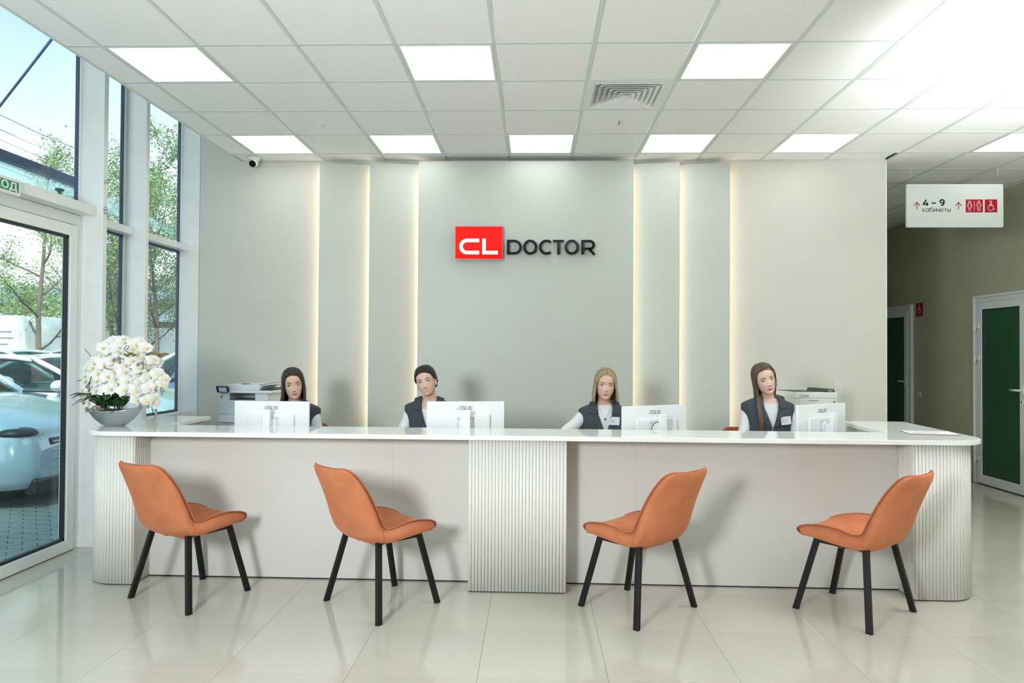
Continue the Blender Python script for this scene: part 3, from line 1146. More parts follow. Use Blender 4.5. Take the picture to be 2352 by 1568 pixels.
def D_(l, r_):
    rad = H2 - hh
    cx = r_ - H2
    return [([(l + hh, BOTZ + hh), (cx, BOTZ + hh)] + arc(cx, zc, rad, -90, 90, 18)[1:-1] + [(cx, TOPZ - hh), (l + hh, TOPZ - hh)], True)]


def O_(l, r_):
    return [(arc((l + r_) / 2, zc, (r_ - l) / 2 - hh, 0, 352, 40, H2 - hh + 0.002), True)]


def C_(l, r_):
    rad = H2 - hh + 0.002
    return [(arc(l + H2, zc, rad, 50, 310, 26), False)]


def T_(l, r_):
    c = (l + r_) / 2
    return [([(l, TOPZ - hh), (r_, TOPZ - hh)], False), ([(c, TOPZ - sw + 0.0005), (c, BOTZ)], False)]


def R_(l, r_):
    rad = 0.043 - 0.0
    ct_ = r_ - 0.012 - rad
    return [([(l + hh, BOTZ), (l + hh, TOPZ - hh), (ct_, TOPZ - hh)] + arc(ct_, TOPZ - hh - 0.0355, 0.0355, 90, -90, 12)[1:-1] + [(ct_, TOPZ - hh - 0.071), (l + hh + hh, TOPZ - hh - 0.071)], False),
            ([(ct_ - 0.008, TOPZ - hh - 0.072), (r_ - 0.012, BOTZ)], False)]


for f_, l, r_ in ((D_, -0.259, -0.121), (O_, -0.108, 0.024), (C_, 0.042, 0.155), (T_, 0.171, 0.274), (O_, 0.280, 0.412), (R_, 0.435, 0.570)):
    letter(f_(l + 0.09, r_ + 0.09))
for (x, z) in ((-0.6, 2.6), (-0.42, 2.42), (-0.2, 2.48), (0.35, 2.42), (0.22, 2.5), (0.1, 2.42), (-0.04, 2.415), (0.45, 2.48)):
    q = logo_pt(x, z)
    MB().lathe([(0.004, 0), (0.004, 0.02)], 8, mx=P @ Matrix.Translation((q[0], q[1], 0))).build('standoff', CHROME, t)

# ------------------------------------------------------------------ hanging direction sign
t = thing('hanging_sign', 'white hanging direction sign with red pictograms at the corridor mouth', 'sign', (3.939, 6.9, 2.893))
P0 = face_plane(0, 0, 0)
MB().prism(rrect(-0.446, 0.446, -0.204, 0.204, 0.014, 4), -0.012, 0.012, mx=P0).build('board', mat('sign_white', (0.52, 0.55, 0.53), 0.22, var=0.01), t, bevel=0.002)
for x in (-0.40, 0.40):
    MB().tube([(x, 0, 0.203), (x, 0, CZ - 2.893 + 0.01)], 0.0012, 5).build('wire', CHROME, t)


def sgn(x, z):
    return (x - 3.939, z - 2.893)


def flat(name, m_, material, dz=0.0):
    return m_.build(name, material, t)


for x in (3.588, 3.972):
    m = MB()
    px, _ = sgn(x, 0)
    z1, z0 = 2.9245 - 2.893, 2.859 - 2.893
    m.stroke([(px, z0), (px, z1 - 0.004)], 0.007, 0.012, 0.0128, mx=P0)
    m.stroke([(px - 0.028, z1 - 0.033), (px, z1), (px + 0.028, z1 - 0.033)], 0.007, 0.012, 0.0132, mx=P0)
    m.build('arrow', PRINT_RED, t)
# "4 – 9" drawn as strokes
m = MB()
x4, z4t, z4b = 3.641 - 3.939, 2.954 - 2.893, 2.891 - 2.893
m.stroke([(x4 + 0.034, z4t - 0.004), (x4 + 0.006, z4b + 0.016), (x4 + 0.053, z4b + 0.016)], 0.0125, 0.012, 0.0128, mx=P0)
m.stroke([(x4 + 0.040, z4b + 0.034), (x4 + 0.040, z4b)], 0.0125, 0.012, 0.0130, mx=P0)
m.stroke([(3.723 - 3.939, 2.917 - 2.893), (3.764 - 3.939, 2.917 - 2.893)], 0.011, 0.012, 0.0128, mx=P0)
cx, cz = 3.8205 - 3.939, 2.934 - 2.893
m.stroke(arc(cx, cz, 0.0185, 0, 352, 24, 0.0145), 0.0125, 0.012, 0.0128, mx=P0, closed=True)
m.stroke(arc(cx - 0.001, cz - 0.006, 0.0195, 10, -120, 12, 0.0315), 0.0125, 0.012, 0.0130, mx=P0)
m.build('numerals', PRINT_BLACK, t)
# the word below the numerals, drawn as strokes on an x-height of 1
KW = {'к': (0.66, [[(0, 0), (0, 1)], [(0.62, 1), (0.05, 0.5), (0.66, 0)]]),
      'а': (0.90, [arc(0.45, 0.5, 0.45, 0, 350, 22), [(0.90, 0), (0.90, 1)]]),
      'б': (0.93, [arc(0.48, 0.48, 0.45, 0, 350, 22), [(0.03, 0.5), (0.05, 0.85), (0.22, 1.12), (0.50, 1.22), (0.82, 1.32)]]),
      'и': (0.72, [[(0, 1), (0, 0)], [(0, 0.04), (0.72, 0.96)], [(0.72, 1), (0.72, 0)]]),
      'н': (0.68, [[(0, 1), (0, 0)], [(0, 0.5), (0.68, 0.5)], [(0.68, 1), (0.68, 0)]]),
      'е': (0.91, [arc(0.46, 0.5, 0.45, 0, 318, 22), [(0.03, 0.5), (0.94, 0.5)]]),
      'т': (0.70, [[(0, 0.94), (0.70, 0.94)], [(0.35, 0.94), (0.35, 0)]]),
      'ы': (0.95, [[(0, 1), (0, 0)], [(0, 0.56), (0.36, 0.56)] + arc(0.36, 0.31, 0.25, 90, -90, 10)[1:-1] + [(0.36, 0.06), (0, 0.06)], [(0.95, 1), (0.95, 0)]])}
m = MB()
ux = sum(KW[c_][0] for c_ in 'кабинеты') + 7 * 0.25
un = 0.258 / ux
cx = 3.641 - 3.939
q_ = 0
for c_ in 'кабинеты':
    w_, paths = KW[c_]
    for pth in paths:
        m.stroke([(cx + a_ * un, 2.8345 - 2.893 + b_ * 0.0325) for a_, b_ in pth], 0.0042, 0.012, 0.0127 + 0.00015 * (q_ % 3), mx=P0)
        q_ += 1
    cx += (w_ + 0.25) * un
m.build('lettering', PRINT_BLACK, t)


def wheelchair(m, cx, cz, s, mx, d0, d1, w_):
    """Wheelchair user in outline, s = total height."""
    def q(x, z):
        return (cx + x * s, cz + z * s)
    m.stroke([q(*p_) for p_ in arc(-0.02, 0.42, 0.085, 0, 345, 14)], w_, d0, d1, mx=mx, closed=True)
    m.stroke([q(-0.02, 0.30), q(-0.03, 0.06), q(0.17, 0.04), q(0.30, -0.33)], w_, d0, d1, mx=mx)
    m.stroke([q(0.06, 0.28), q(0.07, 0.10), q(0.20, 0.02), q(0.22, -0.02)], w_, d0, d1, mx=mx)
    m.stroke([q(*p_) for p_ in arc(-0.03, -0.18, 0.25, 110, 350, 18)], w_, d0, d1, mx=mx)
    m.stroke([q(-0.02, 0.26), q(-0.16, 0.08), q(-0.03, 0.0)], w_, d0, d1, mx=mx)


def person_icon(m, cx, cz, s, mx, d0, d1, w_, skirt):
    def q(x, z):
        return (cx + x * s, cz + z * s)
    m.stroke([q(*p_) for p_ in arc(0, 0.42, 0.085, 0, 345, 14)], w_, d0, d1, mx=mx, closed=True)
    if skirt:
        m.stroke([q(-0.24, -0.05), q(-0.13, 0.28), q(0.13, 0.28), q(0.24, -0.05)], w_, d0, d1, mx=mx)
        m.stroke([q(-0.08, 0.18), q(-0.17, -0.18), q(0.17, -0.18), q(0.08, 0.18)], w_, d0, d1, mx=mx)
        for x in (-0.07, 0.07):
            m.stroke([q(x, -0.18), q(x, -0.48)], w_, d0, d1, mx=mx)
    else:
        m.stroke([q(-0.25, -0.02), q(-0.15, 0.28), q(0.15, 0.28), q(0.25, -0.02)], w_, d0, d1, mx=mx)
        for x in (-0.11, 0.11):
            m.stroke([q(x, 0.16), q(x, -0.48)], w_, d0, d1, mx=mx)
        m.stroke([q(0, -0.08), q(0, -0.48)], w_ * 0.8, d0, d1, mx=mx)


for a, b, c, d in ((4.038, 4.196, 2.830, 2.952), (4.213, 4.328, 2.830, 2.952)):
    p0, p1 = sgn(a, c), sgn(b, d)
    pl = MB().prism(rrect(p0[0], p1[0], p0[1], p1[1], 0.004, 3), 0.012, 0.0128, mx=P0).build('pictogram_plate', PRINT_RED, t)
    m = MB()
    cz = (p0[1] + p1[1]) / 2
    if a < 4.1:
        person_icon(m, 4.074 - 3.939, cz - 0.001, 0.098, P0, 0.0128, 0.0133, 0.0026, True)
        person_icon(m, 4.158 - 3.939, cz - 0.001, 0.098, P0, 0.0128, 0.0133, 0.0026, False)
        m.stroke([(4.1165 - 3.939, cz - 0.044), (4.1165 - 3.939, cz + 0.044)], 0.0026, 0.0128, 0.0133, mx=P0)
    else:
        wheelchair(m, (p0[0] + p1[0]) / 2, cz - 0.002, 0.098, P0, 0.0128, 0.0133, 0.0030)
    m.build('pictogram', PRINT_WHITE, pl)

# small red toilet sign beside the far corridor door
t = thing('door_sign', 'small dark red wheelchair sign beside the far corridor door', 'sign', (XW, 9.955, 2.105))
PR = face_plane(0, 0, 0, -PI / 2)
MB().prism(rrect(-0.085, 0.085, -0.088, 0.088, 0.006, 3), 0, 0.006, mx=PR).build('plate', PRINT_RED, t)
m = MB()
wheelchair(m, 0, 0, 0.12, PR, 0.006, 0.0066, 0.006)
m.build('pictogram', PRINT_WHITE, t)

# switches
t = thing('light_switch', 'cream multi gang light switch on the wall right of the white printer', 'switch', (2.88, YB, 1.115))
MB().prism(rrect(-0.04, 0.04, -0.115, 0.115, 0.006, 3), 0, 0.008, mx=P0).build('frame', mat('switch_cream', (0.66, 0.65, 0.58), 0.35, var=0.02), t, bevel=0.001)
for z in (0.075, 0.003, -0.07):
    MB().prism(rrect(-0.026, 0.026, z - 0.028, z + 0.028, 0.003, 2), 0.008, 0.0125, mx=P0).build('rocker', MATS['switch_cream'], t, bevel=0.001)
t = thing('light_switch', 'small light switch on the dark corridor wall beside the far door', 'switch', (XW, 9.96, 0.96))
MB().prism(rrect(-0.04, 0.04, -0.04, 0.04, 0.006, 3), 0, 0.008, mx=PR).build('frame', MATS['switch_cream'], t, bevel=0.001)
MB().prism(rrect(-0.026, 0.026, -0.026, 0.026, 0.003, 2), 0.008, 0.014, mx=PR).build('rocker', MATS['switch_cream'], t)

# ------------------------------------------------------------------ monitors on the work desk
MON_W = mat('monitor_white', (0.82, 0.84, 0.85), 0.3, var=0.01)
MON_IN = mat('monitor_recess', (0.70, 0.72, 0.72), 0.35, var=0.01)


def asus(m, x, z, h, mx, d):
    """Slanted maker's lettering as strokes; x = left, z = base, h = height."""
    w_ = 0.20 * h
    sl = 0.30
    def q(a, b):
        return (x + a * h + sl * b * h, z + b * h)
    L = [[q(0.0, 0.0), q(0.38, 0.92), q(1.18, 0.92)],
         [q(1.02, 0.92), q(1.02, 0.0)] if False else [q(0.78, 0.62), q(0.78, 0.62)],
         [q(1.95, 0.92), q(1.18, 0.92), q(1.12, 0.50), q(1.86, 0.50), q(1.86, 0.07), q(0.72, 0.07)],
         [q(2.12, 1.0), q(2.12, 0.07), q(2.84, 0.07), q(2.84, 1.0)],
         [q(3.90, 0.92), q(3.10, 0.92), q(3.06, 0.50), q(3.80, 0.50), q(3.80, 0.07), q(2.98, 0.07)]]
    for pth in L:
        if len(pth) > 2 or pth[0] != pth[1]:
            m.stroke(pth, w_, d, d + 0.0006, mx=mx)
    m.stroke([q(0.72, 0.60), q(0.78, 0.0)], w_, d, d + 0.0006, mx=mx)


def monitor(label, x, y, ztop, rz, wd=0.54, dark_ring=False):
    """Back of the screen faces local -y."""
    t = thing('monitor', label, 'monitor', (x, y, 0.745), rz, 'white monitors on the reception desk')
    h = 0.322
    z1 = ztop - 0.745
    z0 = z1 - h
    PB = Matrix.Translation((0, 0, 0)) @ Matrix.Rotation(PI / 2, 4, 'X')     # local y up, local z towards -y
    MB().prism(rrect(-wd / 2, wd / 2, z0, z1, 0.006, 3), -0.012, 0.008, mx=PB).build('housing', MON_W, t, bevel=0.003)
    MB().prism(rrect(-wd / 2 + 0.008, wd / 2 - 0.008, z0 + 0.02, z1 - 0.008, 0.002, 2), -0.0128, -0.012, mx=PB).build('screen', LOGO_BLACK, t)
    hump = MB().prism(rrect(-0.168, 0.168, z0 + 0.03, z1 - 0.088, 0.012, 4), 0.008, 0.032, mx=PB).build('electronics_hump', MON_W, t, bevel=0.006)
    MB().prism(rrect(-0.062, 0.062, z1 - 0.215, z1 - 0.105, 0.004, 3), 0.032, 0.0335, mx=PB).build('mount_plate', MON_IN, t)
    mm = Matrix.Translation((0.0, 0, z1 - 0.163)) @ Matrix.Rotation(PI / 2, 4, 'X') @ Matrix.Translation((0, 0, 0.0335))
    MB().lathe([(0.047, 0), (0.047, 0.010), (0.042, 0.013)], 28, mx=mm).build('pivot', MON_W, t)
    MB().lathe([(0.051, 0), (0.051, 0.002)], 28, mx=mm).build('pivot_ring', BLACK_PLASTIC if dark_ring else MON_IN, t)
    for sx in (-0.05, 0.05):
        MB().lathe([(0.004, 0), (0.004, 0.001)], 8, mx=Matrix.Translation((sx, 0, z1 - 0.118)) @ Matrix.Rotation(PI / 2, 4, 'X') @ Matrix.Translation((0, 0, 0.0335))).build('screw', DARK_GREY, t)
    st = MB()
    zs = z1 - 0.052
    st.box(-0.026, 0.026, -0.108, -0.080, 0.012, zs)
    st.build('stand_column', MON_W, t, bevel=0.004)
    MB().box(-0.024, 0.024, -0.082, -0.045, z1 - 0.20, z1 - 0.13).build('stand_arm', MON_W, t, bevel=0.003)
    MB().prism(rrect(-0.12, 0.12, -0.19, 0.02, 0.02, 4), 0.0, 0.013).build('stand_foot', MON_W, t, bevel=0.003)
    m = MB()
    asus(m, -0.056, z1 - 0.058, 0.025, PB, 0.008)
    m.build('lettering', PRINT_GREY, t)
    return t


monitor('white monitor leftmost on the desk, square on, hiding the long haired receptionist\'s chin', -1.850, 5.07, 1.137, math.radians(-2))
monitor('white monitor second from the left, before the smiling receptionist', -0.475, 5.05, 1.148, math.radians(8))
monitor('white monitor with a dark pivot ring, beside the blond receptionist', 0.845, 5.09, 1.128, math.radians(27), 0.54, True)
monitor('white monitor rightmost on the desk, turned away, before the white printer', 2.02, 5.15, 1.143, math.radians(34))

# ------------------------------------------------------------------ printers on the back cabinets
PR_W = mat('printer_white', (0.70, 0.74, 0.77), 0.4, var=0.015)
PR_B = mat('printer_lightblue', (0.60, 0.68, 0.74), 0.4, var=0.015)
GREY_TOP = mat('cabinet_grey_top', (0.36, 0.35, 0.32), 0.5, var=0.05)
t = thing('back_cabinet', 'low cabinet with a grey top under the multifunction printer', 'cabinet', (-2.55, 6.62, 0))
MB().box(-0.32, 0.34, -0.30, 0.30, 0.06, 0.812).build('carcass', LAMINATE, t)
MB().box(-0.30, 0.32, -0.28, 0.28, 0, 0.06).build('plinth', VOID_BLACK, t)
for a in (-0.318, 0.012):
    d = MB().box(a + 0.002, a + 0.325, -0.318, -0.300, 0.07, 0.805).build('door', LAMINATE, t, bevel=0.001)
    MB().box(a + 0.27, a + 0.282, -0.335, -0.318, 0.55, 0.70).build('handle', CHROME, d)
MB().box(-0.335, 0.355, -0.325, 0.305, 0.812, 0.842).build('top', GREY_TOP, t, bevel=0.002)

t = thing('multifunction_printer', 'grey white multifunction printer with scanner lid and small touch screen', 'printer', (-2.572, 6.62, 0.842), math.radians(-7))
m = MB()
m.box(-0.245, 0.225, -0.20, 0.19, 0.0, 0.205)
m.build('body', PR_W, t, bevel=0.006)
MB().box(-0.240, 0.06, -0.206, -0.2, 0.075, 0.200).build('front_door', PR_B, t, bevel=0.003)
MB().box(-0.240, 0.19, -0.206, -0.2, 0.004, 0.070).build('paper_tray', PR_B, t, bevel=0.003)
MB().box(-0.22, -0.15, -0.2075, -0.206, 0.083, 0.086).build('print_line', PRINT_GREY, t)
m = MB()
m.box(-0.235, -0.145, -0.195, 0.18, 0.205, 0.268)
m.box(0.10, 0.220, -0.195, 0.18, 0.205, 0.268)
m.box(-0.145, 0.10, 0.05, 0.18, 0.205, 0.268)
m.build('upper_body', PR_W, t, bevel=0.004)
MB().box(-0.145, 0.10, -0.19, 0.05, 0.205, 0.212).build('output_tray', mat('printer_tray_dark', (0.10, 0.12, 0.14), 0.45, var=0.05), t)
MB().box(-0.228, -0.216, -0.197, -0.195, 0.226, 0.242).build('usb_port', BLACK_PLASTIC, t)
m = MB()
m.box(-0.25, 0.265, -0.215, 0.195, 0.268, 0.295)
m.build('scanner_bed', PR_W, t, bevel=0.008)
m = MB()
m.prism([(-0.20, 0.295), (0.14, 0.295), (0.16, 0.335), (0.10, 0.345), (-0.15, 0.348), (-0.20, 0.335)], -0.19, 0.20, mx=Matrix.Rotation(PI / 2, 4, 'X'))
m.build('scanner_lid', PR_W, t, bevel=0.008)
mx = Matrix.Translation((0.12, -0.03, 0.325)) @ Matrix.Rotation(math.radians(-10), 4, 'Y')
MB().box(0, 0.11, -0.15, 0.12, 0.0, 0.012, mx=mx).build('feeder_tray', PR_W, t, bevel=0.003)
MB().box(0.004, 0.106, -0.152, 0.115, 0.0125, 0.016, mx=mx).build('feeder_guide', DARK_GREY, t)
mx = Matrix.Translation((0.10, -0.03, 0.298)) @ Matrix.Rotation(math.radians(-2), 4, 'Y')
MB().box(0, 0.15, -0.14, 0.13, 0.0, 0.010, mx=mx).build('exit_stack', DARK_GREY, t)
MB().box(-0.055, 0.0, -0.16, -0.10, 0.346, 0.352).build('latch', BLACK_PLASTIC, t)
mx = Matrix.Translation((-0.195, -0.222, 0.302)) @ Matrix.Rotation(math.radians(28), 4, 'X')
c = MB().box(-0.058, 0.058, -0.012, 0.006, -0.028, 0.034, mx=mx).build('control_panel', BLACK_PLASTIC, t, bevel=0.004)
MB().box(-0.032, 0.044, -0.0125, -0.012, -0.018, 0.026, mx=mx).build('touch_screen', mat('touch_screen', (0.12, 0.18, 0.25), 0.15, var=0.2, scale=40, emit=((0.3, 0.42, 0.55), 0.35)), c)

t = thing('back_cabinet', 'low cabinet under the white laser printer at the right of the back wall', 'cabinet', (2.45, 6.62, 0))
MB().box(-0.40, 0.40, -0.30, 0.30, 0.06, 0.722).build('carcass', LAMINATE, t)
MB().box(-0.38, 0.38, -0.28, 0.28, 0, 0.06).build('plinth', VOID_BLACK, t)
for a in (-0.398, 0.002):
    d = MB().box(a, a + 0.396, -0.318, -0.300, 0.07, 0.715).build('door', LAMINATE, t, bevel=0.001)
    MB().box(a + 0.33, a + 0.342, -0.335, -0.318, 0.5, 0.64).build('handle', CHROME, d)
MB().box(-0.415, 0.415, -0.325, 0.305, 0.722, 0.752).build('top', GREY_TOP, t, bevel=0.002)
LP = mat('laser_white', (0.74, 0.755, 0.75), 0.4, var=0.01)
t = thing('laser_printer', 'white laser printer with a dark output tray behind the rightmost receptionist', 'printer', (2.395, 6.53, 0.752), math.radians(10))
MB().box(-0.185, 0.205, -0.20, 0.20, 0.0, 0.405).build('body', LP, t, bevel=0.006)
MB().box(-0.188, 0.208, -0.206, 0.204, 0.360, 0.412).build('top_cover', LP, t, bevel=0.006)
MB().box(-0.15, 0.09, -0.206, -0.2, 0.19, 0.35).build('front_flap', LP, t, bevel=0.002)
MB().box(-0.185, 0.205, -0.206, -0.2, 0.01, 0.17).build('paper_tray', LP, t, bevel=0.002)
MB().box(-0.06, 0.03, -0.2075, -0.206, 0.338, 0.342).build('grip_slot', DARK_GREY, t)
m = MB()
m.prism([(-0.17, -0.17), (0.09, -0.17), (0.09, 0.19), (-0.17, 0.19)], 0.4125, 0.414)
m.build('output_tray', BLACK_PLASTIC, t)
m = MB()
m.prism([(0.085, 0.412), (0.19, 0.412), (0.175, 0.440), (0.105, 0.440)], -0.09, 0.20, mx=Matrix.Rotation(PI / 2, 4, 'X'))
c = m.build('control_panel', BLACK_PLASTIC, t, bevel=0.003)
MB().box(0.115, 0.165, -0.2015, -0.2, 0.418, 0.434).build('display', mat('lcd_grey', (0.22, 0.25, 0.24), 0.25, var=0.05), c)
MB().box(0.172, 0.182, -0.2075, -0.206, 0.315, 0.335).build('usb_port', BLACK_PLASTIC, t)
me = text_mesh('KYOCERA', 0.019, 0.0003)
me.materials.append(PRINT_BLACK)
put('lettering', me, t, loc=(-0.145, -0.2066, 0.374), rot=(PI / 2, 0, 0))

# ------------------------------------------------------------------ sheet in a clear holder on the right end of the counter
t = thing('information_sheets', 'printed sheets lying flat on the right end of the counter', 'papers', (2.61, 4.86, 0.9765), math.radians(-10))
MB().prism([(-0.15, -0.105), (0.15, -0.105), (0.15, 0.105), (-0.15, 0.105)], 0, 0.004).build('folder', mat('folder_dark', (0.12, 0.06, 0.09), 0.4, var=0.1), t)
s_ = MB().prism([(-0.147, -0.102), (0.147, -0.102), (0.147, 0.102), (-0.147, 0.102)], 0.004, 0.0052).build('sheet', PAPER, t)
for k in range(6):
    MB().box(-0.12, -0.02 + RNG.random() * 0.12, 0.06 - 0.026 * k, 0.066 - 0.026 * k, 0.0052, 0.0054).build('print_line', PRINT_GREY, s_)
# ------------------------------------------------------------------ orchids in a boat-shaped bowl
oc = Vector((-2.86, 4.86, 0.976))
t = thing('potted_orchid', 'white orchids in a grey boat shaped bowl on the left corner of the counter', 'plant', oc)
BOWL = mat('bowl_glaze', (0.42, 0.46, 0.47), 0.30, 0.6, var=0.12, scale=3)
m = MB()
rows = []
prof_b = [(0.33, 0.0), (0.36, 0.002), (0.48, 0.013), (0.62, 0.032), (0.76, 0.058), (0.88, 0.088), (0.96, 0.112), (1.0, 0.128), (0.985, 0.131), (0.95, 0.12), (0.80, 0.09), (0.5, 0.06), (0.1, 0.05)]
n = 40
for q, z in prof_b:
    row = []
    for k in range(n):
        a = 2 * PI * k / n
        c_, s_ = math.cos(a), math.sin(a)
        dip = -0.022 * (1 - c_ * c_) * (z / 0.126) ** 2
        row.append((0.188 * q * math.copysign(abs(c_) ** 0.9, c_), 0.105 * q * math.copysign(abs(s_) ** 1.0, s_), z + dip))
    rows.append(row)
m.grid(rows, 0, True, closed=True)
m.add(rows[0], [list(range(n - 1, -1, -1))])
m.add(rows[-1], [list(range(n))])
m.build('bowl', BOWL, t)
SOIL = mat('moss', (0.05, 0.05, 0.025), 0.9, var=0.4, scale=60, bump=0.6)
MB().ball((0, 0, 0.085), 1.0, sc=(0.155, 0.082, 0.028), nu=24, nv=8).build('moss', SOIL, t)

PETAL = mat('orchid_petal', (0.86, 0.87, 0.84), 0.55, var=0.03, scale=30, sss=0.0)
LIP = mat('orchid_lip', (0.88, 0.66, 0.20), 0.5, color2=(0.86, 0.84, 0.62), scale=90)
LEAF = mat('orchid_leaf', (0.022, 0.10, 0.026), 0.35, color2=(0.04, 0.14, 0.04), scale=14)
STEM = mat('orchid_stem', (0.10, 0.085, 0.02), 0.6, var=0.3, scale=30)
TWIG = mat('orchid_twig', (0.022, 0.03, 0.012), 0.6, var=0.3, scale=30)
BUD = mat('orchid_bud', (0.26, 0.20, 0.20), 0.5, var=0.2, scale=50)


def petal(m, ang, L, W, lift, cup):
    """Rounded petal from the flower's centre in its local xy plane (z towards the viewer)."""
    P_ = []
    nn, mm = 6, 5
    ca, sa = math.cos(ang), math.sin(ang)
    for i in range(nn + 1):
        v_ = i / nn
        wd = W * math.sin(PI * min(1, 0.08 + 0.92 * v_) ** 0.72) ** 0.8 if v_ < 1 else 0.002
        row = []
        for j in range(mm):
            u = -1 + 2 * j / (mm - 1)
            x, y = u * wd, v_ * L
            z = lift * v_ - cup * v_ * v_ - 0.12 * W * u * u + 0.002
            row.append((x * ca - y * sa, x * sa + y * ca, z))
        P_.append(row)
    m.grid(P_, 0, True)


def flower_mesh(seed):
    r = random.Random(seed)
    m = MB()
    for a in (90, 210, 330):
        petal(m, math.radians(a - 90 + r.uniform(-6, 6)), 0.036, 0.014, 0.002, 0.008)
    for a in (20, 160):
        petal(m, math.radians(a - 90 + r.uniform(-6, 6)), 0.040, 0.024, 0.008, 0.008 + r.uniform(0, 0.006))
    l_ = MB()
    l_.ball((0, 0.001, 0.008), 0.0048, 0, 8, 6)
    l_.tube([(0, 0, 0.008), (0, -0.008, 0.014), (0, -0.015, 0.010)], [0.004, 0.006, 0.002], 7)
    for s_ in (-1, 1):
        l_.tube([(0, -0.003, 0.008), (s_ * 0.007, -0.005, 0.012), (s_ * 0.008, 0.001, 0.014)], [0.0025, 0.003, 0.001], 6)
    return m.mesh('flower', PETAL), l_.mesh('lip', LIP)


FM = [flower_mesh(k) for k in range(4)]
SPOTS = [(-0.0103, -0.073, 0.5515), (0.0547, -0.0755, 0.5541), (0.0822, -0.0499, 0.5859), (0.0189, -0.0865, 0.4913), (0.0904, -0.105, 0.4966), (0.0129, -0.0406, 0.5807), (-0.0071, -0.122, 0.5252), (0.1853, -0.0822, 0.5541), (0.2069, -0.0447, 0.5359), (0.2008, -0.1004, 0.494), (0.2277, -0.0825, 0.4651), (0.2592, -0.0917, 0.5305), (0.1938, -0.1346, 0.445), (0.1824, -0.1238, 0.52), (0.1952, -0.0523, 0.5701), (-0.1441, -0.0791, 0.384), (-0.0481, -0.1405, 0.4322), (-0.0286, -0.1467, 0.3575), (-0.0035, -0.1367, 0.4425), (0.0345, -0.1127, 0.4005), (0.0026, -0.1207, 0.3696), (-0.031, -0.1514, 0.3087), (-0.0273, -0.1146, 0.2733), (0.0482, -0.1706, 0.3404), (0.0849, -0.1448, 0.3239), (0.0711, -0.1741, 0.261), (-0.0734, -0.1418, 0.3703), (-0.1594, -0.063, 0.2943), (-0.1591, -0.0846, 0.2064), (-0.1371, -0.0776, 0.1353), (-0.137, -0.065, 0.2419), (-0.0886, -0.0919, 0.2695), (0.0668, -0.1495, 0.4427), (-0.0454, -0.0936, 0.4), (-0.0805, -0.1134, 0.3278), (0.0695, -0.1364, 0.3701), (0.1629, -0.1718, 0.3712), (0.1848, -0.1188, 0.3176), (0.2544, -0.1213, 0.3022), (0.275, -0.082, 0.3684), (0.2998, -0.0591, 0.4044), (0.3429, -0.0906, 0.3582), (0.33, -0.1059, 0.2911), (0.3642, -0.0657, 0.2839), (0.3652, -0.0522, 0.3227), (0.3186, -0.1043, 0.4524), (0.276, -0.1321, 0.4114), (0.2343, -0.1324, 0.3544), (0.2436, -0.177, 0.2483), (0.2662, -0.1142, 0.2499), (0.2339, -0.141, 0.1843), (0.285, -0.1199, 0.1776), (0.2985, -0.0468, 0.1592), (0.3144, -0.0914, 0.2069), (0.1805, -0.1662, 0.3094), (0.2915, -0.1221, 0.3281), (0.183, -0.1339, 0.2458), (0.2615, -0.1626, 0.3966), (0.3168, -0.0511, 0.3253), (0.316, -0.1481, 0.2621), (0.1723, -0.1336, 0.3441), (0.3047, -0.0384, 0.4356), (0.1711, -0.1859, 0.254), (-0.1309, -0.0705, 0.41), (-0.1638, -0.0813, 0.248), (-0.1513, -0.0801, 0.3369), (-0.0627, -0.1421, 0.3961), (0.023, -0.1632, 0.4121), (-0.0136, -0.1543, 0.3397), (-0.1189, -0.077, 0.3002), (-0.0346, -0.1454, 0.2465), (0.011, -0.126, 0.2868), (-0.1581, -0.0482, 0.183), (0.0985, -0.1145, 0.411), (0.1539, -0.156, 0.4119), (0.0893, -0.1167, 0.5304)]
rf = random.Random(5)
for k, (x, depth, z) in enumerate(SPOTS):
    pos = Vector((x, depth, z))
    nrm = Vector((x * 1.6 + 0.18, -0.42 + rf.uniform(-0.1, 0.1), (z - 0.27) * 0.9 + rf.uniform(-0.05, 0.1)))
    if x < -0.03 and 0.22 < z < 0.46:
        nrm = Vector((x * 1.2, -0.40, rf.uniform(0.0, 0.3)))
    q = nrm.to_track_quat('Z', 'Y')
    e = q.to_matrix().to_4x4() @ Matrix.Rotation(rf.uniform(-0.5, 0.5), 4, 'Z')
    sc = rf.uniform(1.28, 1.5)
    a, b = FM[k % 4]
    f = put('flower', a, t, loc=pos, rot=e.to_euler())
    f.scale = (sc, sc, sc)
    o_lip = put('lip', b, f)
    o_lip.scale = (0.85, 0.85, 0.85)

